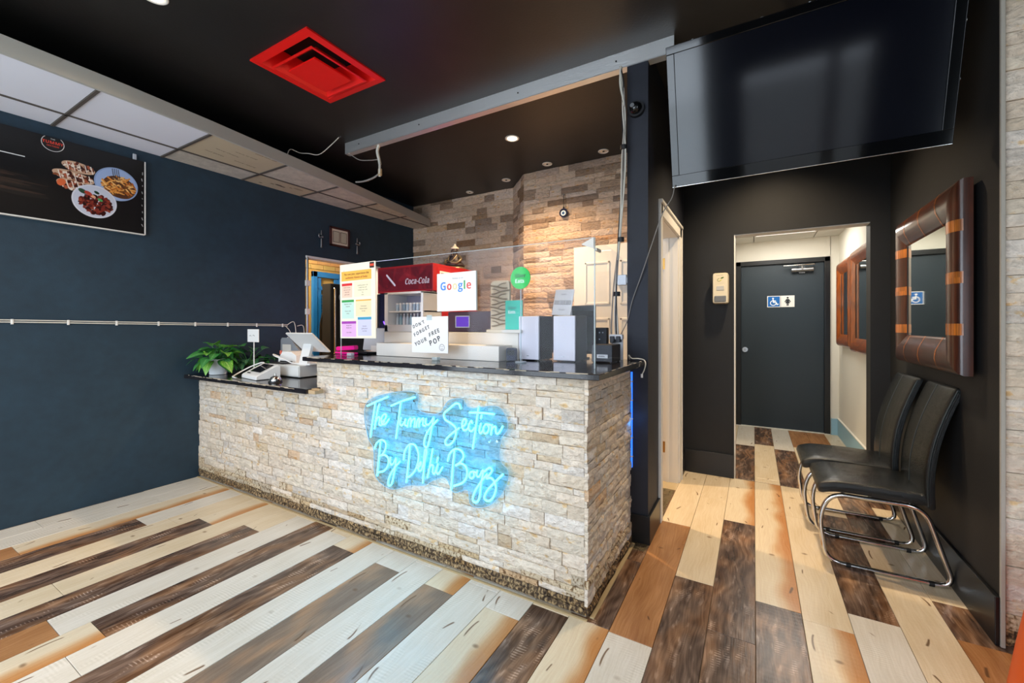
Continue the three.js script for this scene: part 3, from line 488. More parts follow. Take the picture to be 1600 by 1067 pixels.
{ // soap dispenser
  const o = thing('soap_dispenser', 'cream soap dispenser with a grey push bar on the black wall by the opening', 'soap dispenser', [-0.24, 1.455, -3.94]);
  part('housing', softBox(0.122, 0.255, 0.095, 0.022, 4, 4, 4).translate(0, 0.1275, 0.0475), std(0xe0d3b4, 0.4), o);
  part('push_bar', B(0.086, 0.05, 0.02, 0, 0.04, 0.094, 0.006), std(0x6d6f70, 0.45), o);
  part('sight_window', B(0.056, 0.034, 0.006, 0, 0.128, 0.095, 0.002), std(0xb9b4a8, 0.2), o);
  const pr = canvasTex(128, 128, (g) => { g.fillStyle = '#e0d3b4'; g.fillRect(0, 0, 128, 128); g.fillStyle = '#8a7d5c'; g.font = '13px sans-serif'; g.fillText('ANTIBACTERIAL', 12, 20); g.strokeStyle = '#6d7a1c'; g.lineWidth = 6; g.beginPath(); g.ellipse(52, 78, 26, 20, -0.5, 0.6, 5.2); g.stroke(); g.fillStyle = '#4d6b18'; g.beginPath(); g.ellipse(88, 52, 22, 9, -0.4, 0, 7); g.fill(); g.fillStyle = '#dcd34a'; g.beginPath(); g.ellipse(70, 84, 18, 5, -0.3, 0, 7); g.fill(); });
  part('label', new THREE.PlaneGeometry(0.075, 0.075).translate(0, 0.205, 0.0956), std(0xffffff, 0.5, { map: pr }), o);
}
{ // washroom signs
  const wc = canvasTex(256, 256, (g) => {
    g.fillStyle = '#f4f4f2'; g.fillRect(0, 0, 256, 256); g.fillStyle = '#1268b8'; g.fillRect(12, 12, 232, 232); g.strokeStyle = g.fillStyle = '#fff'; g.lineCap = 'round'; g.lineJoin = 'round';
    g.beginPath(); g.arc(112, 56, 19, 0, 7); g.fill(); g.lineWidth = 22; g.beginPath(); g.moveTo(114, 88); g.lineTo(120, 146); g.lineTo(170, 146); g.lineTo(190, 196); g.lineTo(212, 188); g.stroke(); g.beginPath(); g.moveTo(118, 114); g.lineTo(160, 114); g.stroke();
    g.lineWidth = 16; g.beginPath(); g.arc(116, 160, 54, 0.35, 4.35); g.stroke();
  });
  const wo = canvasTex(256, 256, (g) => { g.fillStyle = '#eeeeea'; g.fillRect(0, 0, 256, 256); g.fillStyle = '#1d1f22'; g.beginPath(); g.arc(128, 48, 20, 0, 7); g.fill(); g.beginPath(); g.moveTo(104, 76); g.lineTo(152, 76); g.lineTo(190, 140); g.lineTo(174, 150); g.lineTo(150, 108); g.lineTo(172, 172); g.lineTo(148, 172); g.lineTo(146, 228); g.lineTo(130, 228); g.lineTo(130, 176); g.lineTo(126, 176); g.lineTo(126, 228); g.lineTo(110, 228); g.lineTo(108, 172); g.lineTo(84, 172); g.lineTo(106, 108); g.lineTo(82, 150); g.lineTo(66, 140); g.fill(); });
  const mk = (x, t, label) => { const o = thing('washroom_sign', label, 'sign', [x, 1.572, -6.109]); part('plate', BB(-0.07, -0.07, 0, 0.07, 0.07, 0.005, 0.001), M.white, o); part('pictogram', new THREE.PlaneGeometry(0.138, 0.138).translate(0, 0, 0.0056), std(0xffffff, 0.4, { map: t }), o); };
  mk(0.214, wc, 'blue square sign with a white wheelchair symbol on the dark washroom door');
  mk(0.357, wo, 'white square sign with a black woman symbol on the dark washroom door');
}

// ---------------------------------------------------------------- mirrors in veneered frames
const veneer = (base, k) => dataTex(512, 128, (u, v) => { const w = fbm(u * 3, v * 3, k, 3), g = fbm(u * 4 + w, v * 38, k + 3, 4), fl = Math.sin(18 * (v + 0.5 * w) + 7 * fbm(u * 2, v, k + 6)); return base.map((c, i) => c * (1 + 0.5 * g + 0.10 * fl)); });
M.mahogany = new THREE.MeshPhysicalMaterial({ map: veneer([68, 32, 17], 2), roughness: 0.3, clearcoat: 0.5, clearcoatRoughness: 0.2 });
M.inlay = new THREE.MeshPhysicalMaterial({ map: veneer([172, 100, 36], 5), roughness: 0.3, clearcoat: 0.5, clearcoatRoughness: 0.2 });
M.amber = new THREE.MeshPhysicalMaterial({ map: veneer([146, 74, 22], 8), roughness: 0.28, clearcoat: 0.5, clearcoatRoughness: 0.2 });
// hangs on a wall facing -x; w runs along z
function framedMirror(label, x, y, z, w, h, fw, wood, bands) {
  const o = thing('wall_mirror', label, 'mirror', [x, y, z], -Math.PI / 2);
  const prof = [[0, 0], [0, 0.03], [0.05, 0.046], [0.18, 0.058], [0.38, 0.064], [0.6, 0.060], [0.8, 0.046], [0.93, 0.037], [1, 0.031], [1, 0.008]].map(([s, d]) => [s * fw, d]);
  const rail = (len, ext, t0 = 0, t1 = 1, lift = 0) => { // along +x, outer edge at y = 0 and inner edge below, mitred by ext
    const pos = [], uv = [], nor = [], idx = [], N = prof.length, from = lift ? 1 : 0;
    for (let i = from; i < N; i++) {
      const [s0, d0] = prof[i], A = prof[Math.max(i - 1, from)], D = prof[Math.min(i + 1, N - 1)], ds = D[0] - A[0], dd = D[1] - A[1], l = Math.hypot(ds, dd) || 1;
      for (const t of [t0, t1]) { pos.push(lerp(-len / 2 + s0 * ext, len / 2 - s0 * ext, t), -s0, d0 + lift); nor.push(0, dd / l, ds / l); uv.push(pos.at(-3) * 1.2, i / N); }
    }
    for (let i = 0; i + 1 < N - from; i++) { const k = i * 2; idx.push(k, k + 2, k + 3, k, k + 3, k + 1); }
    const g = new THREE.BufferGeometry(); g.setAttribute('position', new THREE.Float32BufferAttribute(pos, 3)); g.setAttribute('normal', new THREE.Float32BufferAttribute(nor, 3)); g.setAttribute('uv', new THREE.Float32BufferAttribute(uv, 2)); g.setIndex(idx); return g;
  };
  const sides = [[w, 0, h / 2, 0], [w, Math.PI, -h / 2, 0], [h, Math.PI / 2, 0, -w / 2], [h, -Math.PI / 2, 0, w / 2]];
  for (const [len, turn, dy, dx] of sides) {
    const m = part('frame_rail', rail(len, 1), wood, o); m.rotation.z = turn; m.position.set(dx, dy, 0);
    if (bands) for (const t of bands) { const half = (Math.abs(dx) > 0 ? 0.026 : 0.006) / len; const b = part('inlay_band', rail(len, 0, t - half, t + half, 0.0012), M.inlay, m, 'paler orange veneer band'); }
  }
  part('backing', BB(-w / 2 + 0.01, -h / 2 + 0.01, 0, w / 2 - 0.01, h / 2 - 0.01, 0.008), M.rubber, o);
  part('mirror_glass', BB(-w / 2 + fw * 0.97, -h / 2 + fw * 0.97, 0.008, w / 2 - fw * 0.97, h / 2 - fw * 0.97, 0.030), M.mirror, o);
  const e = fw * 1.02, i2 = 0.006; part('glass_lip', mg(BB(-w / 2 + e - i2, -h / 2 + e - i2, 0.012, w / 2 - e + i2, -h / 2 + e, 0.017), BB(-w / 2 + e - i2, h / 2 - e, 0.012, w / 2 - e + i2, h / 2 - e + i2, 0.017), BB(-w / 2 + e - i2, -h / 2 + e, 0.012, -w / 2 + e, h / 2 - e, 0.033), BB(w / 2 - e, -h / 2 + e, 0.012, w / 2 - e + i2, h / 2 - e, 0.033)), M.rubber, o);
  return o;
}
framedMirror('large dark wooden framed mirror with orange bands on the black wall above the two chairs', XR - 0.010, 1.485, -3.075, 1.0, 0.87, 0.165, M.mahogany, [0.235, 0.5, 0.765]).rotation.y -= 0.018;
framedMirror('amber wooden framed mirror in the hall, nearest the opening', 0.855, 1.50, -4.66, 0.90, 0.95, 0.13, M.amber);
framedMirror('amber wooden framed mirror in the hall, nearest the washroom door', 0.855, 1.505, -5.50, 0.74, 0.91, 0.13, M.amber);

// ---------------------------------------------------------------- television
{
  const tv = thing('television', 'large flat black television tilted down under the ceiling above the corridor', 'television', [0.173, 2.411, -2.444]); tv.rotation.x = THREE.MathUtils.degToRad(17.2);
  const w = 1.159, h = 0.716, b = 0.040;
  part('housing', mg(B(w, h, 0.045, 0, 0, -0.026, 0.008), B(w * 0.8, h * 0.7, 0.05, 0, 0, -0.07, 0.015)), M.blackPlastic, tv);
  part('bezel', mg(BB(-w / 2, h / 2 - b, -0.004, w / 2, h / 2, 0.006, 0.003), BB(-w / 2, -h / 2, -0.004, w / 2, -h / 2 + 0.062, 0.006, 0.003), BB(-w / 2, -h / 2 + 0.06, -0.004, -w / 2 + b, h / 2 - b, 0.006, 0.003), BB(w / 2 - b, -h / 2 + 0.06, -0.004, w / 2, h / 2 - b, 0.006, 0.003)), M.blackGloss, tv, 'glossy black bezel');
  part('screen', BB(-w / 2 + b, -h / 2 + 0.062, -0.004, w / 2 - b, h / 2 - b, 0.0005), M.screen, tv);
  part('silver_edge', BB(-w / 2, -h / 2 - 0.003, -0.02, w / 2, -h / 2 + 0.002, 0.007, 0.002), M.chrome, tv, 'thin silver lower edge');
  for (const [x, y] of [[-0.45, h / 2], [-0.14, h / 2], [0.05, h / 2], [w / 2, -0.1], [w / 2, 0.12]]) part('screw', C(0.008, 0.008, 0.012, x, y, -0.02, x === w / 2 ? 'x' : 'y', 10), M.steel, tv);
  part('mount', mg(B(0.3, 0.3, 0.03, 0, 0.02, -0.11), B(0.06, 0.06, 0.16, 0, 0.05, -0.19)), M.rubber, tv);
  part('pole', (() => { const g = C(0.025, 0.025, 0.55, 0, 0.27, 0); g.rotateX(-tv.rotation.x); g.translate(0, 0.06, -0.26); return g; })(), M.rubber, tv);
}

// ---------------------------------------------------------------- two leather chairs
function makeChair(label) {
  const o = thing('leather_chair', label, 'chair', [0.55, 0, -2.965], 0, 'black leather sled chairs');
  const seat = warp(softBox(0.47, 0.062, 0.40, 0.026, 16, 2, 10), (x, y, z) => { const f = sstep(-x, 0.12, 0.235); return [x, y + (y > 0 ? 0.010 * Math.cos(z * 7.2) * Math.cos(x * 5) + 0.003 * P.noise(x * 16, z * 16, 2) : 0) - 0.016 * f * f + 0.006 * Math.cos(x * 6), z]; });
  part('seat', seat.translate(-0.02, 0.415, 0), M.leather, o);
  const bx = (t) => 0.185 + 0.012 * Math.sin(t * 3) - 0.03 * Math.sin(t * Math.PI) + 0.105 * t ** 1.7;
  const back = warp(softBox(0.040, 0.60, 0.41, 0.018, 1, 22, 10), (x, y, z) => { const t = clamp(y / 0.6 + 0.5, 0, 1); return [x + bx(t) - 0.012 * Math.cos(z * 7) + 0.012, y, z * (1 - 0.05 * t)]; });
  part('backrest', back.translate(0, 0.675, 0), M.leather, o);
  const seam = Array.from({ length: 14 }, (_, i) => { const t = 0.02 + 0.97 * i / 13; return [bx(t) - 0.0205, 0.375 + 0.6 * t, 0]; });
  part('seam', T(seam, 0.0022, 40), std(0x2e3432, 0.4), o);
  for (const s of [-1, 1]) part('piping', T(Array.from({ length: 14 }, (_, i) => { const t = 0.03 + 0.95 * i / 13; return [bx(t) + 0.0, 0.375 + 0.6 * t, s * (0.205 * (1 - 0.05 * t) - 0.002)]; }), 0.0035, 40), std(0x1b2120, 0.3), o);
  for (const s of [-1, 1]) {
    const z = s * 0.175, loop = bent([[-0.195, 0.376, z], [-0.245, 0.25, z], [-0.215, 0.0125, z], [0.285, 0.0125, z], [0.175, 0.376, z]], 0.075, true);
    part('sled_frame', new THREE.TubeGeometry(loop, 110, 0.0115, 10, true), M.chrome, o, 'chrome tube runner and legs');
  }
  part('cross_bar', mg(bar([-0.14, 0.376, -0.175], [-0.14, 0.376, 0.175], 0.010), bar([0.12, 0.376, -0.175], [0.12, 0.376, 0.175], 0.010)), M.chrome, o);
  for (const s of [-1, 1]) for (const x of [-0.12, 0.2]) part('glide', C(0.0125, 0.0125, 0.02, x, 0.0123, s * 0.175, 'x', 12), M.rubber, o);
  return o;
}
const chair = makeChair('black leather chair with chrome sled legs, the one nearer the camera by the black wall');
{ const c = chair.clone(); c.name = numbered('leather_chair'); c.userData = { ...chair.userData, label: 'black leather chair with chrome sled legs, the one further back towards the hall' }; c.position.set(0.515, 0, -3.39); scene.add(c); }

// orange stool cut by the right edge of the picture
{
  const o = thing('orange_stool', 'bright orange tapered plastic stool at the lower right edge of the picture', 'stool', [0.960, 0, -1.985]);
  part('body', L([[0.235, 0], [0.240, 0.01], [0.215, 0.20], [0.185, 0.40], [0.178, 0.43], [0.165, 0.43], [0.17, 0.40], [0.2, 0.2], [0.22, 0.01]], 40), M.orange, o);
  part('seat', L([[0.0, 0.445], [0.13, 0.443], [0.172, 0.436], [0.182, 0.425], [0.178, 0.418], [0.0, 0.418]], 40), M.orange, o);
}

// ---------------------------------------------------------------- things on the left wall
const onLeft = (y, z) => [XL, y, z];
{ // menu board
  const len = 1.80, hgt = 0.555, z1 = -1.357, o = thing('menu_board', 'black printed menu board with three plates of food on the dark left wall', 'menu board', [XL + 0.003, 2.245, z1 + len / 2], Math.PI / 2);
  const W = 1800, H = 555;
  const tex = canvasTex(W, H, (g) => {
    g.fillStyle = '#161516'; g.fillRect(0, 0, W, H);
    const px = (z, y) => [(len - (z - z1)) * 1000, (2.5225 - y) * 1000];
    // dish photographs along the left of the board
    for (let i = 0; i < 40; i++) { g.fillStyle = ['#3a2a22', '#4a352a', '#2a2422', '#553a30'][i % 4]; g.globalAlpha = 0.5; g.beginPath(); g.ellipse(rr(200, 1180), 330 + rr(-60, 90), rr(90, 220), rr(5, 16), 0.02, 0, 7); g.fill(); }
    g.globalAlpha = 1; g.fillStyle = '#e8e6e2'; { const [x, y] = px(-0.62, 2.353); g.fillRect(x - 300, y - 3, 430, 6); }
    g.font = 'bold 26px sans-serif'; g.fillStyle = '#b9b5b0'; for (let i = 0; i < 6; i++) { g.fillText(['Wraps', 'Bowls', 'Poutine', 'Fries', 'Momos', 'Shakes'][i], 180, 90 + i * 62); g.fillText('$' + (7 + i) + '.99', 420, 90 + i * 62); }
    const plate = (z, y, rx, ry, rim, fn, rot = 0) => { const [x, yy] = px(z, y); g.save(); g.translate(x, yy); g.rotate(rot); g.fillStyle = rim; g.beginPath(); g.ellipse(0, 0, rx, ry, 0, 0, 7); g.fill(); g.beginPath(); g.ellipse(0, 0, rx * 0.93, ry * 0.93, 0, 0, 7); g.clip(); fn(rx, ry); g.restore(); };
    // sauced wraps cut in halves
    { const [x, y] = px(-0.982, 2.30); g.save(); g.translate(x, y); for (const [ox, oy, w] of [[14, -62, 84], [-10, 8, 104], [-20, 66, 74]]) { g.fillStyle = '#c9a284'; g.beginPath(); g.ellipse(ox, oy, w, 36, 0.12, 0, 7); g.fill(); for (let i = 0; i < 60; i++) { g.fillStyle = ['#5a2a1c', '#8c4b2e', '#3d1a14', '#e6d6c4', '#a8563a'][i % 5]; const a = rr(0, 6.28), q = Math.sqrt(rnd()); g.beginPath(); g.ellipse(ox + Math.cos(a) * w * 0.86 * q, oy + Math.sin(a) * 27 * q, rr(5, 15), rr(4, 10), rr(0, 3), 0, 7); g.fill(); } g.strokeStyle = '#efe4d6'; g.lineWidth = 5; for (let i = -2; i < 3; i++) { g.beginPath(); g.moveTo(ox + i * w * 0.36, oy - 26); g.lineTo(ox + i * w * 0.36 + 12, oy + 26); g.stroke(); } } g.fillStyle = '#d9683c'; g.beginPath(); g.ellipse(-70, 62, 20, 26, 0.5, 0, 7); g.fill(); g.restore(); }
    plate(-1.195, 2.305, 122, 120, '#8fa3c8', (rx, ry) => { g.fillStyle = '#9fb2d6'; g.fillRect(-rx, -ry, 2 * rx, 2 * ry); g.fillStyle = '#5a3522'; g.beginPath(); g.ellipse(18, 18, rx * 0.78, ry * 0.66, 0.2, 0, 7); g.fill(); for (let i = 0; i < 95; i++) { g.save(); const a = rr(0, 6.28), q = Math.sqrt(rnd()); g.translate(18 + Math.cos(a) * rx * 0.74 * q, 16 + Math.sin(a) * ry * 0.58 * q); g.rotate(rr(-1, 1.2)); g.fillStyle = ['#d98a3c', '#e6a152', '#b5642a', '#f0bb74', '#7a4a24'][i % 5]; g.fillRect(-22, -5, rr(26, 48), rr(7, 11)); g.restore(); } g.strokeStyle = '#26262a'; g.lineWidth = 4; for (let i = 0; i < 4; i++) { g.beginPath(); g.moveTo(-26 + i * 11, -ry); g.lineTo(-14 + i * 11, -30); g.stroke(); } });
    plate(-1.078, 2.148, 118, 116, '#d6d6de', (rx, ry) => { g.fillStyle = '#c6c8d4'; g.fillRect(-rx, -ry, 2 * rx, 2 * ry); for (let i = 0; i < 170; i++) { const a = rr(0, 6.28), q = Math.sqrt(rnd()); g.fillStyle = ['#5a1d1a', '#7d2c22', '#3b1412', '#94402e', '#2a1210'][i % 5]; g.beginPath(); g.ellipse(6 + Math.cos(a) * rx * 0.72 * q, 18 + Math.sin(a) * ry * 0.62 * q, rr(7, 17), rr(5, 12), rr(0, 3), 0, 7); g.fill(); } for (const [x, y, c, r] of [[28, -18, '#4aa05a', 15], [-62, -58, '#2e4a34', 24], [10, -66, '#1f3b24', 15], [-10, -34, '#e6a880', 16], [-34, -50, '#b04030', 22]]) { g.fillStyle = c; g.beginPath(); g.ellipse(x, y, r, r * 0.6, 0.5, 0, 7); g.fill(); } });
    plate(-0.873, 2.485, 54, 54, '#d9d4d0', (rx) => { g.fillStyle = '#1a1716'; g.fillRect(-rx, -rx, 2 * rx, 2 * rx); g.textAlign = 'center'; g.fillStyle = '#e8442e'; g.font = 'bold 27px sans-serif'; g.fillText('TUMMY', 0, 6); g.font = 'bold 14px sans-serif'; g.fillText('SECTION', 0, 24); g.fillStyle = '#e8e4e0'; g.font = '13px sans-serif'; g.fillText('THE', 0, -22); });
    g.strokeStyle = '#c9c9c9'; g.lineWidth = 5; for (let i = 0; i < 9; i++) { g.globalAlpha = 0.8; g.beginPath(); g.moveTo(W - 16 + rr(-4, 4), 80 + i * 50); g.lineTo(W - 12 + rr(-3, 3), 80 + i * 50 + rr(6, 26)); g.stroke(); } g.globalAlpha = 1;
  });
  part('board', BB(-len / 2, -hgt / 2, 0, len / 2, hgt / 2, 0.028), M.black, o);
  part('print', new THREE.PlaneGeometry(len - 0.006, hgt - 0.006).translate(0, 0, 0.0284), std(0xffffff, 0.28, { map: tex }), o);
  part('edge_strip', mg(BB(-len / 2, -hgt / 2 - 0.004, 0, len / 2, -hgt / 2 + 0.003, 0.032), BB(len / 2 - 0.004, -hgt / 2, 0, len / 2 + 0.003, hgt / 2, 0.032)), M.white, o, 'white lower and right edge');
  part('clip', B(0.02, 0.045, 0.012, len / 2 - 0.06, hgt / 2 + 0.02, 0.02, 0.002), M.greyPlastic, o);
}
{ // two cables clipped along the wall
  const o = thing('wall_cable', 'pair of pale cables clipped along the dark left wall to above the register', 'cable', [XL, 0, 0]);
  const run = (dy, x) => T([[x, 1.307 + dy, 0.4], [x, 1.308 + dy, -0.65], [x + 0.002, 1.300 + dy, -1.2], [x, 1.292 + dy, -1.75], [x + 0.001, 1.287 + dy, -2.25], [x, 1.283 + dy, -2.5]], 0.0042, 60, false, 6);
  part('cable', run(0, 0.006), M.cable, o); part('cable', run(-0.013, 0.006), M.cable, o);
  part('loop', mg(T([[0.006, 1.283, -2.5], [0.012, 1.31, -2.54], [0.014, 1.312, -2.56], [0.012, 1.28, -2.575], [0.03, 1.24, -2.57], [0.04, 1.16, -2.57]], 0.004), T([[0.006, 1.270, -2.48], [0.012, 1.22, -2.52], [0.014, 1.14, -2.54], [0.04, 1.05, -2.60], [0.02, 1.08, -2.64]], 0.004), T([[0.01, 1.27, -2.60], [0.01, 1.275, -2.66], [0.01, 1.16, -2.68]], 0.004)), M.cable, o);
  for (let i = 0; i < 9; i++) part('clip', B(0.014, 0.034, 0.012, 0.006, 1.300 - 0.003 * i, -0.45 - i * 0.25, 0.003), M.white, o);
}
{ // conduit beside the kitchen doorway
  const o = thing('conduit', 'thin metal conduit pipe upright along the edge of the kitchen doorway', 'pipe', [XL, 0, -2.715]);
  part('pipe', C(0.012, 0.012, 1.95, 0.006, 1.02, 0), M.steel, o);
  for (const y of [1.0, 1.42, 1.72]) part('clamp', B(0.03, 0.06, 0.045, 0.008, y, 0, 0.004), M.white, o);
  struct('trim_4', mg(BB(XL - 0.11, 1.985, -3.70, XL + 0.012, 2.01, -2.70, 0.003), BB(XL - 0.11, 0, -3.715, XL + 0.01, 2.0, -3.695, 0.003)), M.white);
}
{ // framed pair of pictures and two ornaments
  const o = thing('framed_picture', 'small double picture in a maroon frame on the dark wall above the doorway', 'picture', onLeft(2.268, -3.108), Math.PI / 2);
  part('frame', mg(BB(-0.13, -0.108, 0, 0.13, -0.085, 0.02, 0.004), BB(-0.13, 0.085, 0, 0.13, 0.108, 0.02, 0.004), BB(-0.13, -0.108, 0, -0.105, 0.108, 0.02, 0.004), BB(0.105, -0.108, 0, 0.13, 0.108, 0.02, 0.004)), std(0x3d1718, 0.4), o);
  part('mount', BB(-0.108, -0.088, 0.004, 0.108, 0.088, 0.012), std(0xd9cdb8, 0.7), o);
  for (const s of [-1, 1]) { const pic = part('picture', BB(-0.04, -0.06, 0.012, 0.04, 0.06, 0.014).translate(s * 0.048, 0, 0), std(0xb9b29c, 0.6), o); part('border', mg(BB(-0.042, -0.062, 0.013, 0.042, -0.057, 0.0155), BB(-0.042, 0.057, 0.013, 0.042, 0.062, 0.0155), BB(-0.042, -0.062, 0.013, -0.037, 0.062, 0.0155), BB(0.037, -0.062, 0.013, 0.042, 0.062, 0.0155)).translate(s * 0.048, 0, 0), std(0x544838, 0.5), pic); }
  const orn = (z, y, label, s) => { const q = thing('wall_ornament', label, 'ornament', onLeft(y, z), Math.PI / 2); part('stem', mg(C(0.006, 0.009, 0.09, 0, -0.045, 0.012, 'y', 12), C(0.004, 0.009, 0.05, 0, 0.065, 0.012, 'y', 12), new THREE.SphereGeometry(0.011, 10, 8).translate(0, -0.09, 0.012)), M.steel, q); part('hook', mg(T([[0, 0.02, 0.012], [s * 0.025, 0.012, 0.016], [s * 0.034, 0.03, 0.018], [s * 0.028, 0.048, 0.016]], 0.007), new THREE.SphereGeometry(0.012, 10, 8).translate(-s * 0.012, 0.02, 0.014)), M.steel, q); };
  orn(-2.875, 2.215, 'small silver hook ornament left of the double picture', -1);
  orn(-3.346, 2.215, 'small silver hook ornament right of the double picture', 1);
}
// kitchen beyond the doorway
struct('wall_kitchen', boxUV(mg(BB(-5.8, 0, -5.0, -5.6, 2.6, -2.2), BB(-5.6, 0, -5.1, -4.18, 2.6, -5.0), BB(-5.6, 0, -2.2, -4.18, 2.6, -2.1))), M.kitchenWall);
struct('ceiling_kitchen', BB(-5.8, 2.6, -5.1, -4.18, 2.7, -2.1), M.offTile);
struct('floor_kitchen', BB(-5.8, -0.1, -5.1, -4.18, 0, -2.1), M.tileCream);
{
  const kw = structGroup('trim_5', [-5.6, 0, 0]);
  for (let i = 0; i < 5; i++) { let z = -3.4 - (i % 2) * 0.09; while (z > -4.6) { const l = rr(0.17, 0.24); part('brick', BB(0, 2.11 + i * 0.072, z - l + 0.006, 0.014, 2.176 + i * 0.072, z, 0.004), std(new THREE.Color(0.60 * rr(.85, 1.1), 0.37 * rr(.85, 1.1), 0.13), 0.85), kw); z -= l; } }
  const l = new THREE.PointLight(new THREE.Color(1, 0.86, 0.66), 6, 0, 2); l.position.set(-4.95, 2.35, -3.0); l.shadow.radius = 6; scene.add(l);
  const f = thing('kitchen_lamp', 'glowing round kitchen ceiling lamp beyond the left doorway', 'ceiling lamp', [-4.95, 2.6, -3.0]); part('base', C(0.09, 0.09, 0.02, 0, -0.01, 0), M.white, f); part('bulb', new THREE.SphereGeometry(0.05, 16, 12).translate(0, -0.07, 0), M.lampGlow, f);
  const d = thing('blue_door', 'bright blue louvred kitchen door in its frame, seen through the left doorway', 'door', [-5.585, 0, -4.04], Math.PI / 2);
  part('frame', mg(BB(-0.24, 0, 0, -0.17, 2.07, 0.05, 0.004), BB(0.20, 0, 0, 0.27, 2.07, 0.05, 0.004), BB(-0.24, 1.99, 0, 0.27, 2.07, 0.05, 0.004)), M.blue, d);
  const leaf = part('leaf', mg(BB(-0.165, 0.02, 0.005, -0.10, 1.98, 0.035, 0.003), BB(0.13, 0.02, 0.005, 0.195, 1.98, 0.035, 0.003), BB(-0.165, 1.80, 0.005, 0.195, 1.86, 0.035, 0.003), BB(-0.1, 0.02, 0.005, 0.13, 0.9, 0.03, 0.003)), M.blue, d);
  for (let i = 0; i < 18; i++) { const s = part('slat', BB(-0.105, -0.022, -0.004, 0.135, 0.022, 0.004, 0.002), std(0x3a8ac8, 0.5), leaf); s.rotation.x = 0.5; s.position.set(0, 0.95 + i * 0.045, 0.02); }
  const note = (x, y, w, h, c, label) => { const n = thing('paper_note', label, 'note', [-5.54, y, -4.04 - x], Math.PI / 2); part('sheet', B(w, h, 0.003), std(c, 0.8), n); part('print', mg(B(w * 0.6, 0.008, 0.001, 0, h * 0.2, 0.002), B(w * 0.5, 0.008, 0.001, 0, 0, 0.002), B(w * 0.55, 0.008, 0.001, 0, -h * 0.2, 0.002)), std(0x555048, 0.8), n); };
  note(0.0, 1.74, 0.13, 0.16, 0xd8dcd2, 'white note taped high on the blue kitchen door'); note(0.03, 1.6, 0.11, 0.07, 0xd8c07a, 'yellow note taped under the white note on the blue door'); note(-0.01, 1.48, 0.12, 0.13, 0xa98a66, 'brown paper hanging on the blue kitchen door');
  const ap = thing('hanging_apron', 'black apron hanging in front of the blue kitchen door', 'apron', [-5.46, 0, -3.985], Math.PI / 2);
  part('cloth', warp(new THREE.BoxGeometry(0.26, 1.0, 0.02, 12, 16, 1), (x, y, z) => { const t = 0.5 - y; return [x * (0.35 + 0.75 * sstep(t, 0, 0.45)) + 0.0, y + 1.2, z + 0.015 * Math.sin(x * 45 + t * 2)]; }), M.rubber, ap);
  part('hook', T([[0, 1.69, -0.02], [0, 1.75, -0.03], [0, 1.76, 0.0], [0, 1.70, 0.005]], 0.006), M.steel, ap);
  const fg = thing('steel_fridge', 'dark kitchen fridge with an upright chrome handle just inside the doorway', 'fridge', [-4.97, 0, -3.90], 0);
  part('cabinet', BB(-0.09, 0.05, -0.30, 0.09, 1.84, 0.30, 0.015), std(0x08090a, 0.9), fg);
  part('handle', new THREE.TubeGeometry(bent([[0.09, 0.9, 0.26], [0.13, 0.9, 0.26], [0.13, 1.78, 0.26], [0.09, 1.78, 0.26]], 0.03), 40, 0.012, 8), M.chrome, fg);
  part('badge', C(0.05, 0.05, 0.006, 0.093, 1.66, 0.12, 'x'), M.steel, fg);
  part('foot', mg(C(0.03, 0.03, 0.05, -0.05, 0.025, -0.25), C(0.03, 0.03, 0.05, 0.05, 0.025, -0.25), C(0.03, 0.03, 0.05, -0.05, 0.025, 0.25), C(0.03, 0.03, 0.05, 0.05, 0.025, 0.25)), M.rubber, fg);
}
// ---------------------------------------------------------------- clear guard on the counter
{
  const o = thing('counter_guard', 'clear acrylic guard standing on the high black counter top and turning back beside the pillar', 'acrylic guard', [0, TOP, 0]);
  const h = 0.613;
  part('front_panel', BB(-2.435, 0, -1.8825, -0.643, h, -1.8775), M.acrylic, o);
  const s = new THREE.Shape([[1.884, 0], [2.487, 0], [2.487, 0.535], [2.44, 0.562], [2.24, 0.596], [1.884, h]].map((p) => new THREE.Vector2(...p)));
  part('side_panel', new THREE.ExtrudeGeometry(s, { depth: 0.005, bevelEnabled: false }).rotateY(Math.PI / 2).translate(-0.6455, 0, 0), M.acrylic, o);
  part('edge', mg(BB(-2.435, h - 0.002, -1.883, -0.643, h + 0.001, -1.877), BB(-0.6455, 0, -1.884, -0.6405, h, -1.877), BB(-2.437, 0, -1.883, -2.434, h, -1.877)), M.acrylicEdge, o, 'milky cut edges');
  const tri = new THREE.Shape([[0, 0], [-0.062, -0.028], [0, -0.055]].map((p) => new THREE.Vector2(...p)));
  part('corner_bracket', mg(new THREE.ExtrudeGeometry(tri, { depth: 0.006, bevelEnabled: false }).translate(-0.645, h, -1.877), BB(-0.644, h - 0.062, -1.95, -0.634, h - 0.048, -1.885, 0.002)), M.white, o, 'white corner bracket');
  part('foot', mg(BB(-1.62, 0, -1.895, -1.58, 0.02, -1.865, 0.003), BB(-2.36, 0, -1.895, -2.32, 0.02, -1.865, 0.003)), M.acrylicEdge, o);
}
const print = (tex, rough = 0.55) => std(0xffffff, rough, { map: tex });
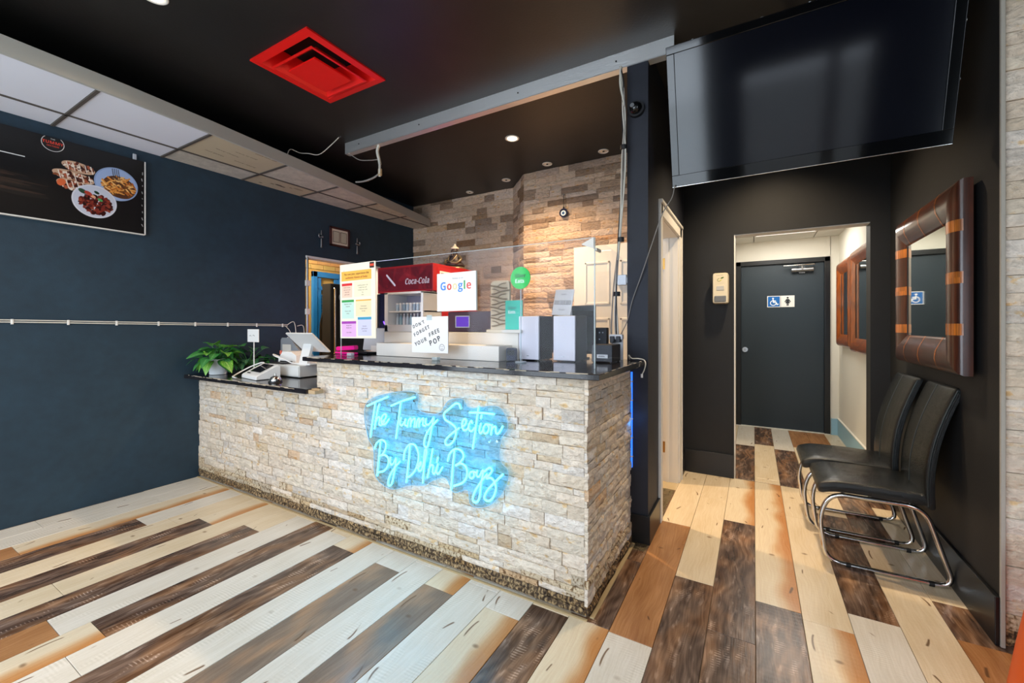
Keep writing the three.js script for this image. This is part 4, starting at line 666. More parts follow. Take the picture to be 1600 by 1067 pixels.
{ // price sheet
  const o = thing('notice_sheet', 'tall cream notice of coloured price boxes on the left end of the acrylic guard', 'notice', [-2.262, 1.437, -1.8745]); o.rotation.z = 0.012;
  const tex = canvasTex(480, 690, (g) => {
    g.fillStyle = '#efe9d8'; g.fillRect(0, 0, 480, 690); const X = 1.27, Y = 0.873, R = (c, x0, y0, x1, y1) => { g.fillStyle = c; g.fillRect((x0 - 228) * X, (y0 - 210) * Y, (x1 - x0) * X, (y1 - y0) * Y); };
    const txt = (t, x, y, f = '15px sans-serif', c = '#4a4038') => { g.fillStyle = c; g.font = f; g.textAlign = 'center'; g.fillText(t, (x - 228) * X, (y - 210) * Y); };
    R('#f3b84e', 244, 285, 566, 388); txt('The new year, experience the', 405, 328, 'italic bold 24px sans-serif', '#5a2a10'); txt('authentic Flavors of India', 405, 366, 'italic bold 24px sans-serif', '#8a2a10');
    R('#2a1613', 548, 215, 594, 275); R('#e0482a', 552, 232, 590, 256); txt('▪ ▪ |', 262, 284, 'bold 18px sans-serif');
    const box = (bc, hc, x0, y0, x1, y1, hh, lines) => { R(bc, x0, y0, x1, y1); if (hc) R(hc, x0, y0, x1, y0 + hh); lines.forEach((l, i) => txt(l, (x0 + x1) / 2, y0 + 50 + i * 25, '14px sans-serif')); };
    box('#f2ccb8', '#d8262e', 248, 414, 362, 566, 26, ['Butter chicken', 'with rice 12.99', 'Bowl with', 'garlic naan']);
    box('#efe8c8', null, 384, 400, 562, 564, 0, ['Loaded poutine 11.99', 'Loaded fries 9.99', 'Combos from 14.99', 'Tax', 'extra']);
    box('#c4e4dc', '#2f9e4a', 246, 592, 380, 792, 24, ['Vegetable momo', 'Steamed', '', 'Fried or chilli', 'Gravy']);
    box('#f0dfb8', '#e6b04a', 400, 596, 562, 770, 14, ['', 'Chef special', 'tandoori platter', 'for two']);
    box('#e4b4e8', '#a23cae', 243, 820, 402, 986, 26, ['Mango lassi', 'Masala chai', '', 'Cold coffee']);
    box('#cfd0f0', '#3c9ac0', 420, 780, 562, 975, 26, ['', '', 'Desserts', 'gulab jamun', 'ras malai']);
  });
  part('sheet', BB(-0.172, -0.248, 0, 0.172, 0.248, 0.003), M.cream, o); part('print', new THREE.PlaneGeometry(0.342, 0.494).translate(0, 0, 0.0034), print(tex), o);
}
{ // review sign
  const o = thing('review_sign', 'square white sign with a multicoloured search company word hung on the acrylic guard', 'sign', [-1.44, 1.462, -1.874]); o.rotation.z = 0.01;
  const tex = canvasTex(512, 410, (g) => { g.fillStyle = '#f4f3f1'; g.fillRect(0, 0, 512, 410); g.font = '24px sans-serif'; g.fillStyle = '#55545a'; g.fillText('Review us on', 210, 68); g.fillStyle = '#c9c8c8'; g.fillText('★ ★ ★ ★', 90, 68); g.font = 'bold 122px sans-serif'; let x = 40; for (const [c, k] of [['G', '#4285f4'], ['o', '#e04436'], ['o', '#e9d9a4'], ['g', '#4285f4'], ['l', '#35a454'], ['e', '#e04436']]) { g.fillStyle = k; g.fillText(c, x, 182); x += g.measureText(c).width + 2; } });
  part('panel', BB(-0.137, -0.108, -0.002, 0.137, 0.108, 0.012, 0.002), M.gloss, o); part('print', new THREE.PlaneGeometry(0.27, 0.212).translate(0, 0, 0.0125), print(tex, 0.3), o);
  part('screw', mg(C(0.005, 0.005, 0.006, -0.12, 0.105, 0.005), C(0.005, 0.005, 0.006, 0.12, 0.105, 0.005)), M.steel, o);
}
{ // handwritten note
  const o = thing('handwritten_note', 'white square paper with handwriting about a free drink taped low on the acrylic guard', 'note', [-1.64, 1.219, -1.873]); o.rotation.z = 0.008;
  const tex = canvasTex(512, 394, (g) => { g.fillStyle = '#f0f0f2'; g.fillRect(0, 0, 512, 394); g.fillStyle = g.strokeStyle = '#26262a'; const w = (t, x, y, s, a) => { g.save(); g.translate(x, y); g.rotate(a); g.font = `bold ${s}px sans-serif`; let q = 0; for (const ch of t) { g.save(); g.translate(q, rr(-3, 3)); g.rotate(rr(-0.1, 0.1)); g.fillText(ch, 0, 0); g.restore(); q += g.measureText(ch).width * 1.18; } g.restore(); };
    w("DON'T", 20, 130, 52, -0.34); w('FORGET', 40, 222, 56, -0.42); w('YOUR', 50, 326, 60, -0.36); w('FREE', 252, 222, 62, -0.36); w('POP', 262, 318, 78, -0.36); g.lineWidth = 4; g.beginPath(); g.arc(430, 334, 34, 0, 7); g.stroke(); g.beginPath(); g.arc(430, 340, 14, 0.3, 2.8); g.stroke(); for (const x of [418, 442]) { g.beginPath(); g.arc(x, 324, 4, 0, 7); g.fill(); } });
  part('sheet', BB(-0.138, -0.106, 0, 0.138, 0.106, 0.004), M.white, o); part('print', new THREE.PlaneGeometry(0.274, 0.21).translate(0, 0, 0.0044), print(tex, 0.7), o); part('tape', BB(-0.02, 0.085, 0.004, 0.02, 0.115, 0.0055), M.acrylicEdge, o);
}
{ // stepped cream display stand
  const o = thing('display_steps', 'cream two-step display stand behind the acrylic guard on the high counter', 'display stand', [0, TOP, 0]);
  part('step', mg(BB(-2.21, 0, -2.135, -1.235, 0.086, -1.985, 0.003)), M.cream, o); part('step', BB(-2.30, 0, -2.42, -1.195, 0.158, -2.137, 0.003), M.cream, o);
}
const STEP = TOP + 0.158, ORD = ['first', 'second', 'third', 'fourth', 'fifth', 'sixth', 'seventh', 'eighth', 'ninth'];
{ // white framed glass cabinet with little bottles
  const o = thing('glass_cabinet', 'small white framed glass cabinet of pale bottles on the left of the cream stand', 'display cabinet', [-2.165, STEP, -2.29]);
  part('frame', mg(BB(-0.19, 0, -0.1, -0.155, 0.285, 0.1, 0.003), BB(0.165, 0, -0.1, 0.185, 0.285, 0.1, 0.003), BB(-0.19, 0.27, -0.1, 0.185, 0.285, 0.1, 0.003), BB(-0.19, 0, -0.1, 0.185, 0.05, 0.1, 0.003), BB(-0.19, 0.14, -0.1, 0.185, 0.15, 0.085)), M.gloss, o);
  part('back', BB(-0.19, 0, -0.1, 0.185, 0.285, -0.095), std(0x9fb0d8, 0.5), o);
  part('glass_door', BB(-0.155, 0.05, 0.096, 0.165, 0.27, 0.099), M.glass, o);
  for (let i = 0; i < 9; i++) { const b = thing('small_bottle', `tiny pale bottle on the lower shelf of the glass cabinet, ${ORD[i]} from the left`, 'bottle', [-2.29 + i * 0.033, STEP + 0.05, -2.26], 0, 'pale bottles in the white glass cabinet'); part('body', L([[0, 0], [0.012, 0], [0.0125, 0.05], [0.005, 0.064], [0.005, 0.075], [0, 0.075]], 12), std([0xc8d8e8, 0x9fc4d8, 0xe4e4ee][i % 3], 0.2), b); part('cap', C(0.006, 0.006, 0.008, 0, 0.078, 0, 'y', 10), M.gloss, b); }
  for (let i = 0; i < 9; i++) { const b = thing('small_jar', `small pale jar on the upper shelf of the glass cabinet, ${ORD[i]} from the left`, 'jar', [-2.29 + i * 0.033, STEP + 0.15, -2.26], 0, 'pale jars in the upper row of the glass cabinet'); part('body', C(0.0125, 0.0125, 0.05, 0, 0.025, 0, 'y', 12), std([0xb8d0e4, 0xdfe4ea, 0x9fb8d0][i % 3], 0.25), b); part('lid', C(0.013, 0.013, 0.01, 0, 0.055, 0, 'y', 12), M.gloss, b); }
}
{ // tall drink cooler behind the counter
  const o = thing('drinks_cooler', 'tall red drinks cooler with a dark glass door and white script behind the counter', 'cooler', [-2.955, 0, -3.36]);
  const w = 0.735, d = 0.72, H = 1.86;
  const red = std(0xa5121c, 0.4);
  part('cabinet', mg(BB(-w / 2, 0.04, -d / 2, w / 2, H, d / 2 - 0.05, 0.008)), red, o);
  const side = canvasTex(256, 512, (g) => { g.fillStyle = '#b01822'; g.fillRect(0, 0, 256, 512); g.fillStyle = '#efe8e4'; g.fillRect(12, 16, 74, 34); g.fillStyle = '#7a3a38'; g.fillRect(20, 24, 30, 16); g.fillStyle = '#f4eeee'; g.font = 'italic bold 40px serif'; g.fillText('Coca-Cola', 92, 60); });
  part('side_print', new THREE.PlaneGeometry(d - 0.08, 1.1).rotateY(Math.PI / 2).translate(w / 2 + 0.001, 1.28, -0.025), print(side, 0.35), o);
  const head = canvasTex(512, 128, (g) => { g.fillStyle = '#7c1424'; g.fillRect(0, 0, 512, 128); for (let i = 0; i < 40; i++) { g.fillStyle = ['#6a0f1c', '#b82a30', '#52101c'][i % 3]; g.globalAlpha = 0.35; g.beginPath(); g.ellipse(rr(0, 512), rr(0, 128), rr(10, 70), rr(6, 20), rr(0, 3), 0, 7); g.fill(); } g.globalAlpha = 1; g.fillStyle = '#f2eaea'; g.font = 'italic bold 46px serif'; g.fillText('Coca-Cola', 262, 96); g.beginPath(); for (let i = 0; i < 7; i++) g.ellipse(90 + i * 12, 40 + i * 9, 13, 7, 0.6, 0, 7); g.fill(); });
  part('header', BB(-w / 2, H - 0.26, d / 2 - 0.06, w / 2, H, d / 2, 0.006), red, o); part('header_print', new THREE.PlaneGeometry(w - 0.03, 0.22).translate(0, H - 0.13, d / 2 + 0.001), print(head, 0.3), o);
  part('door', BB(-w / 2, 0.08, d / 2 - 0.05, w / 2, H - 0.265, d / 2, 0.004), std(0x1b1a2a, 0.12), o); part('door_frame', mg(BB(-w / 2, 0.08, d / 2, -w / 2 + 0.03, H - 0.27, d / 2 + 0.006), BB(w / 2 - 0.03, 0.08, d / 2, w / 2, H - 0.27, d / 2 + 0.006)), M.blackPlastic, o);
  part('handle', new THREE.TubeGeometry(bent([[0.29, 0.6, d / 2], [0.29, 0.6, d / 2 + 0.04], [0.29, 1.0, d / 2 + 0.04], [0.29, 1.0, d / 2]], 0.02), 40, 0.009, 8), M.steel, o);
  part('decal', mg(T([[-0.2, 1.33, d / 2 + 0.004], [-0.16, 1.345, d / 2 + 0.004], [-0.12, 1.33, d / 2 + 0.004], [-0.08, 1.345, d / 2 + 0.004]], 0.005)), M.gloss, o);
  const led = thing('led_string', 'tangle of violet glowing light wire on the dark cooler door', 'string lights', [-2.955, 0, -2.99]);
  const squig = (x0, y0, x1, y1, n) => T(Array.from({ length: n }, (_, i) => [lerp(x0, x1, i / (n - 1)) + rr(-0.03, 0.03), lerp(y0, y1, i / (n - 1)) + rr(-0.05, 0.05), 0.010 + rr(0, 0.02)]), 0.0045, n * 8, false, 6);
  for (const a of [[-0.30, 1.12, -0.13, 1.46, 14], [-0.13, 1.44, -0.28, 1.05, 14], [-0.33, 1.1, -0.12, 1.2, 9], [-0.16, 1.2, -0.08, 1.42, 12], [0.20, 1.22, 0.33, 1.36, 9], [0.33, 1.3, 0.18, 1.2, 8], [0.0, 1.05, 0.3, 1.2, 10]]) part('light_wire', squig(...a), M.purple, led);
  const l = new THREE.PointLight(new THREE.Color(0.32, 0.12, 1), 0.25, 0, 2); l.position.set(-3.05, 1.28, -2.90); l.shadow.radius = 4; scene.add(l);
  const vd = thing('violet_display', 'small box with a violet lit rectangle under the white review sign', 'display', [-1.66, STEP, -2.30]);
  part('case', BB(-0.19, 0, -0.05, 0.17, 0.14, 0.0, 0.006), std(0x3a1224, 0.35), vd); part('frame', mg(BB(-0.12, 0.03, 0, 0.0, 0.036, 0.006), BB(-0.12, 0.105, 0, 0.0, 0.111, 0.006), BB(-0.12, 0.03, 0, -0.114, 0.111, 0.006), BB(-0.006, 0.03, 0, 0.0, 0.111, 0.006)), M.greyPlastic, vd);
  part('lit_panel', BB(-0.114, 0.036, 0, -0.006, 0.105, 0.003), std(0x4a20a0, 0.3, { emissive: new THREE.Color(0.2, 0.05, 0.7), emissiveIntensity: 0.35 }), vd);
}
{ // figurine on the cooler
  const o = thing('figurine', 'small dark and gold seated figurine with a pale crown on top of the red cooler', 'figurine', [-2.76, 1.86, -3.55]);
  const gold = std(0x8c7c62, 0.35, { metalness: 0.6 }), dk = std(0x3a3030, 0.5);
  part('base', L([[0, 0], [0.115, 0], [0.12, 0.02], [0.10, 0.035], [0, 0.035]], 28), gold, o);
  part('body', L([[0, 0.03], [0.10, 0.035], [0.105, 0.06], [0.075, 0.09], [0.06, 0.12], [0.058, 0.15], [0.03, 0.18], [0, 0.185]], 24), dk, o);
  part('arm', mg(T([[0.055, 0.15, 0], [0.10, 0.11, 0.03], [0.075, 0.07, 0.07], [0.02, 0.075, 0.09]], 0.014), T([[-0.055, 0.15, 0], [-0.10, 0.11, 0.03], [-0.075, 0.07, 0.07], [-0.02, 0.075, 0.09]], 0.014)), gold, o);
  part('garland', mg(T([[-0.05, 0.16, 0.03], [-0.03, 0.10, 0.075], [0.0, 0.085, 0.085], [0.03, 0.10, 0.075], [0.05, 0.16, 0.03]], 0.007)), gold, o);
  part('head', mg(new THREE.SphereGeometry(0.036, 18, 14).translate(0, 0.205, 0.008), T([[0, 0.2, 0.04], [0.004, 0.17, 0.055], [0.012, 0.145, 0.06]], 0.011)), dk, o);
  part('crown', L([[0.0, 0.29], [0.012, 0.275], [0.02, 0.255], [0.042, 0.245], [0.044, 0.23], [0.034, 0.225], [0, 0.225]], 20), std(0xd8d2c2, 0.4), o);
}
{ // laced board, cards and signs on the steps
  const o = thing('laced_board', 'upright cream wooden board laced with crossing twigs on the cream stand', 'ornament', [-1.35, STEP, -2.2]);
  const bw = 0.066, sh = new THREE.Shape(); sh.moveTo(-bw, 0.012); sh.lineTo(bw, 0.012); sh.lineTo(bw, 0.29); sh.quadraticCurveTo(bw, 0.318, bw - 0.03, 0.318); sh.lineTo(-bw + 0.03, 0.318); sh.quadraticCurveTo(-bw, 0.318, -bw, 0.29);
  part('board', new THREE.ExtrudeGeometry(sh, { depth: 0.016, bevelEnabled: true, bevelSize: 0.002, bevelThickness: 0.002, bevelSegments: 2 }), std(0xe9dcc0, 0.7), o); part('plinth', BB(-0.08, 0, -0.03, 0.075, 0.02, 0.05, 0.003), std(0xe9dcc0, 0.7), o);
  for (let i = 0; i < 8; i++) { const y = 0.045 + i * 0.033, s = i % 2 ? 1 : -1; part('twig', mg(T([[-0.07 * s, y + 0.016, 0.02], [-0.02 * s, y + 0.008, 0.034], [0.03 * s, y - 0.004, 0.03], [0.055 * s, y - 0.004, 0.022]], 0.0045), T([[-0.01 * s, y + 0.006, 0.03], [0.02 * s, y + 0.022, 0.034], [0.05 * s, y + 0.026, 0.026]], 0.003)), std(0x8f7c58, 0.75), o); }
  const t1 = canvasTex(256, 384, (g) => { g.fillStyle = '#22cdb2'; g.fillRect(0, 0, 256, 384); g.fillStyle = '#14705f'; g.font = 'bold 56px sans-serif'; g.fillText('Uber', 40, 116); g.fillStyle = '#f2fbf8'; g.fillText('Eats', 40, 172); });
  const c = thing('delivery_card', 'upright teal delivery service card beside the laced board', 'card', [-1.222, STEP, -2.13]); part('plinth', BB(-0.065, 0, -0.03, 0.06, 0.02, 0.03, 0.003), M.cream, c); const cp = part('card', BB(-0.058, 0.02, -0.004, 0.058, 0.192, 0.0, 0.001), std(0x22b8a2, 0.5), c); part('print', new THREE.PlaneGeometry(0.114, 0.17).translate(0, 0.106, 0.0006), print(t1), cp);
  const t2 = canvasTex(256, 256, (g) => { g.fillStyle = '#2fd45a'; g.fillRect(0, 0, 256, 256); g.font = 'bold 62px sans-serif'; g.fillStyle = '#0c3a1c'; g.fillText('Uber', 56, 124); g.fillStyle = '#f4fff6'; g.fillText('Eats', 56, 186); });
  const r = thing('round_delivery_sign', 'round bright green delivery sign on a thin clear stick behind the left speaker', 'sign', [-1.105, TOP, -2.0]); part('disc', C(0.061, 0.061, 0.004, 0, 0.462, 0, 'z', 48), std(0x2fd45a, 0.5), r); part('print', new THREE.CircleGeometry(0.0605, 48).translate(0, 0.462, 0.0025), print(t2), r); part('stick', mg(C(0.003, 0.003, 0.41, 0, 0.205, -0.004), C(0.03, 0.032, 0.006, 0, 0.003, -0.004)), M.acrylicEdge, r);
  const t3 = canvasTex(384, 320, (g) => { g.fillStyle = '#e6e4e2'; g.fillRect(0, 0, 384, 320); g.fillStyle = '#3c3a40'; g.textAlign = 'center'; g.font = '26px serif'; g.fillText('Welcome', 192, 66); g.font = 'bold 74px serif'; g.fillText('DILISEBO', 192, 190, 360); g.font = '24px serif'; g.fillText('VISA  DEBIT', 192, 262); });
  const w = thing('welcome_card', 'tilted white card with serif lettering leaning on top of the right speaker', 'card', [-0.985, TOP + 0.262, -2.27], -0.55); const wp = part('card', BB(-0.095, 0, -0.004, 0.095, 0.155, 0, 0.001), M.white, w); wp.rotation.x = -0.16; wp.rotation.z = -0.06; part('print', new THREE.PlaneGeometry(0.186, 0.15).translate(0, 0.078, 0.0006), print(t3), wp); part('rest', B(0.02, 0.03, 0.03, 0.06, 0.012, -0.02, 0.003), M.plastic, w);
}
function speaker(x, z, label) {
  const o = thing('loudspeaker', label, 'speaker', [x, TOP, z], 0, 'bookshelf speakers on the counter');
  part('cabinet', BB(-0.0675, 0.004, -0.18, 0.0675, 0.258, -0.008, 0.004), std(0x23212a, 0.4), o); part('grille', softBox(0.131, 0.25, 0.014, 0.006, 2, 2, 1).translate(0, 0.131, -0.003), std(0xece9ee, 0.85, { bumpMap: rep(bumpTex, 30), bumpScale: 0.0004 }), o);
  part('badge', B(0.014, 0.005, 0.002, -0.005, 0.028, 0.0045), M.steel, o); part('foot', mg(...[[-0.05, -0.16], [0.05, -0.16], [-0.05, -0.03], [0.05, -0.03]].map(([a, b]) => C(0.008, 0.008, 0.004, a, 0.002, b))), M.rubber, o);
}
speaker(-1.122, -2.13, 'pale fronted speaker on the counter under the round green sign'); speaker(-0.915, -2.16, 'pale fronted speaker on the counter under the tilted white card');
{ // electronics by the pillar
  const m = thing('monitor', 'black glossy monitor behind the right speaker', 'monitor', [-0.945, TOP, -2.42]); part('panel', BB(-0.165, 0.03, -0.02, 0.12, 0.325, 0.0, 0.005), M.blackPlastic, m); part('screen', BB(-0.155, 0.045, 0, 0.11, 0.29, 0.0012), M.blackGloss, m); part('stand', mg(BB(-0.04, 0, -0.03, 0.02, 0.1, -0.02, 0.003), BB(-0.1, 0, -0.05, 0.07, 0.008, 0.04, 0.003)), M.blackPlastic, m);
  const lab = canvasTex(128, 48, (g) => { g.fillStyle = '#dcdcd8'; g.fillRect(0, 0, 128, 48); g.fillStyle = '#26262a'; g.font = 'bold 26px sans-serif'; g.fillText('AX0IA', 18, 34); });
  const a = thing('amplifier', 'small black box with a white label and cables beside the pillar', 'amplifier', [-0.69, TOP, -2.20]); part('case', BB(-0.08, 0.004, -0.16, 0.035, 0.098, 0.0, 0.004), M.blackPlastic, a); part('label', new THREE.PlaneGeometry(0.06, 0.02).translate(-0.02, 0.035, 0.0008), print(lab), a); part('vent_slot', mg(...[0, 1, 2, 3].map((i) => BB(-0.06 + i * 0.025, 0.07, 0, -0.045 + i * 0.025, 0.074, 0.0012))), M.rubber, a); part('foot', mg(...[[-0.07, -0.15], [0.025, -0.15], [-0.07, -0.01], [0.025, -0.01]].map(([p, q]) => C(0.006, 0.006, 0.004, p, 0.002, q))), M.rubber, a);
  const b = thing('router', 'upright black router behind the small labelled box', 'router', [-0.80, TOP, -2.44]); part('case', BB(-0.035, 0.004, -0.03, 0.045, 0.19, 0.012, 0.006), M.blackPlastic, b); part('button', mg(C(0.004, 0.004, 0.004, 0.0, 0.16, 0.013, 'z', 8), C(0.004, 0.004, 0.004, 0.02, 0.16, 0.013, 'z', 8), C(0.004, 0.004, 0.004, 0.0, 0.12, 0.013, 'z', 8)), M.greyPlastic, b); part('foot', BB(-0.03, 0, -0.035, 0.04, 0.006, 0.018, 0.002), M.rubber, b);
  const rdr = thing('card_reader', 'small dark blue card reader between the cream stand and the left speaker', 'card reader', [-1.195, TOP, -2.06], 0.3); part('body', softBox(0.06, 0.075, 0.05, 0.012, 3, 3, 3).translate(0, 0.0375, 0), M.darkBlue, rdr); part('keypad', B(0.04, 0.03, 0.004, 0, 0.05, 0.025), M.rubber, rdr);
  const ps = thing('power_strip', 'pale power strip with plugs on the counter in front of the pillar', 'power strip', [-0.69, TOP, -2.43]); part('strip', BB(-0.05, 0.12, -0.02, 0.03, 0.15, 0.015, 0.005), M.plastic, ps); part('plug', mg(BB(-0.04, 0.10, -0.012, -0.015, 0.14, 0.03, 0.004), BB(-0.005, 0.105, -0.012, 0.02, 0.14, 0.03, 0.004)), M.blackPlastic, ps); part('bracket', BB(-0.045, 0, -0.022, 0.025, 0.14, -0.017), M.plastic, ps);
}
{ // pos box, stapler, tray at the left end of the high counter
  const o = thing('pos_terminal', 'pale grey point-of-sale screen seen from behind, left end of the high counter', 'pos screen', [-2.47, TOP, -2.2]); const p = part('back_panel', softBox(0.25, 0.17, 0.02, 0.009, 3, 3, 1).translate(0, 0.10, 0), M.greyPlastic, o); p.rotation.x = -0.15; part('stand', mg(BB(-0.06, 0, -0.06, 0.06, 0.012, 0.05, 0.004), BB(-0.03, 0.01, -0.05, 0.03, 0.09, -0.035, 0.004)), M.plastic, o); part('receipt', B(0.07, 0.05, 0.002, 0.05, 0.03, 0.045), M.white, o);
  const s = thing('stapler', 'bright pink stapler lying at the left end of the high counter', 'stapler', [-2.50, TOP, -1.98], -0.12); part('base', BB(-0.13, 0, -0.018, 0.11, 0.014, 0.018, 0.004), M.pink, s); const t = part('arm', softBox(0.235, 0.032, 0.036, 0.010, 6, 2, 2).translate(0, 0.042, 0), M.pink, s); t.rotation.z = 0.07; part('anvil', BB(-0.125, 0.014, -0.012, -0.1, 0.019, 0.012), M.steel, s);
  const tr = thing('black_tray', 'flat black tray under the pink stapler', 'tray', [-2.46, TOP, -2.06]); part('base', BB(-0.13, 0, -0.05, 0.13, 0.006, 0.05), M.blackPlastic, tr); part('rim', mg(BB(-0.13, 0, -0.05, 0.13, 0.014, -0.045), BB(-0.13, 0, 0.045, 0.13, 0.014, 0.05), BB(-0.13, 0, -0.05, -0.125, 0.014, 0.05), BB(0.125, 0, -0.05, 0.13, 0.014, 0.05)), M.blackPlastic, tr);
}

// ---------------------------------------------------------------- low counter: plant and register
{
  const leafTex = (k, base, pale) => dataTex(128, 128, (u, v) => { const a = Math.abs(v - 0.5), rib = sstep(Math.abs(Math.sin((u * 2.2 - a * 2.6) * 9 + k)), 0.72, 0.98) * sstep(0.5 - a, 0.02, 0.14), mid = sstep(a, 0.045, 0.015), n = fbm(u * 8, v * 8, k, 3), q = Math.max(rib * 0.75, mid); return base.map((c, i) => lerp(c * (1 + 0.5 * n), pale[i], q)); });
  const leafMats = [leafTex(1, [86, 158, 44], [176, 208, 120]), leafTex(2, [34, 110, 44], [120, 176, 110]), leafTex(3, [22, 72, 44], [130, 176, 130])].map((t) => new THREE.MeshPhysicalMaterial({ map: t, roughness: 0.35, side: THREE.DoubleSide, transmission: 0, sheen: 0 }));
  const leafGeo = (l, w, droop, fold) => { const g = new THREE.PlaneGeometry(1, 1, 10, 4), p = g.attributes.position; for (let i = 0; i < p.count; i++) { const u = p.getX(i) + 0.5, v = p.getY(i) * 2, half = w * Math.sin(Math.PI * Math.pow(u, 0.8)) * 0.5 * (1 - 0.1 * u) + 0.001, z = v * half; p.setXYZ(i, l * u, -droop * u * u * l + fold * Math.abs(z) + 0.004 * Math.sin(u * 9) * v, z); } g.computeVertexNormals(); return g; };
  const geos = [leafGeo(0.088, 0.088, 0.5, 0.35), leafGeo(0.078, 0.078, 0.3, 0.3), leafGeo(0.105, 0.088, 0.7, 0.3), leafGeo(0.092, 0.092, 1.0, 0.25)];
  const plant = (label, pos, spec, pot) => {
    const o = thing('potted_plant', label, 'plant', pos);
    if (pot) { part('pot', L([[0, 0], [0.058, 0], [0.062, 0.004], [0.066, 0.10], [0.064, 0.125], [0.058, 0.125], [0.057, 0.1], [0, 0.1]], 32), M.pot, o); part('soil', C(0.056, 0.056, 0.01, 0, 0.108, 0), M.soil, o); } else part('base', L([[0, 0], [0.05, 0], [0.06, 0.05], [0.055, 0.05], [0, 0.045]], 24), M.rubber, o);
    for (const [a, el, len, gi, mi] of spec) {
      const dir = V(Math.cos(a) * Math.cos(el), Math.sin(el), Math.sin(a) * Math.cos(el)), root = V(0, pot ? 0.11 : 0.045, 0), tip = root.clone().addScaledVector(dir, len), midp = root.clone().lerp(tip, 0.55).add(V(0, len * 0.12, 0));
      part('stem', T([root.toArray(), midp.toArray(), tip.toArray()], 0.0025, 8, false, 5), leafMats[1], o);
      const m = part('leaf', geos[gi], leafMats[mi], o); m.position.copy(tip); m.rotation.set(rr(-0.5, 0.5), -a, el * 0.5 + rr(-0.25, 0.2), 'YZX');
      m.updateMatrix(); m.geometry.computeBoundingBox(); const bb = m.geometry.boundingBox.clone().applyMatrix4(m.matrix); const wall = XL + 0.012 - pos[0]; if (bb.min.x < wall) m.position.x += wall - bb.min.x; if (bb.min.y < 0.006) m.position.y += 0.006 - bb.min.y;
    }
  };
  seed = 4242; const sp = [];
  for (let i = 0; i < 46; i++) { const a = i * 2.399 + rr(-0.3, 0.3), up = i / 46; sp.push([a, lerp(-0.25, 1.25, up ** 0.9) + rr(-0.15, 0.15), rr(0.05, 0.11) + 0.04 * up, up < 0.35 ? 3 : Math.floor(rnd() * 3), i % 3 === 0 ? 0 : 1]); }
  plant('leafy green plant in a white pot on the left end of the low counter', [-3.82, LOW, -1.765], sp, true);
  const sq = []; for (let i = 0; i < 26; i++) { const a = i * 2.399 + rr(-0.3, 0.3), up = i / 40; sq.push([a, lerp(0.0, 1.2, up) + rr(-0.1, 0.2), rr(0.08, 0.18) + 0.14 * up, Math.floor(rnd() * 4), i % 5 ? 2 : 1]); }
  plant('darker striped plant close behind the white potted plant', [-3.88, LOW, -2.04], sq, false);
}
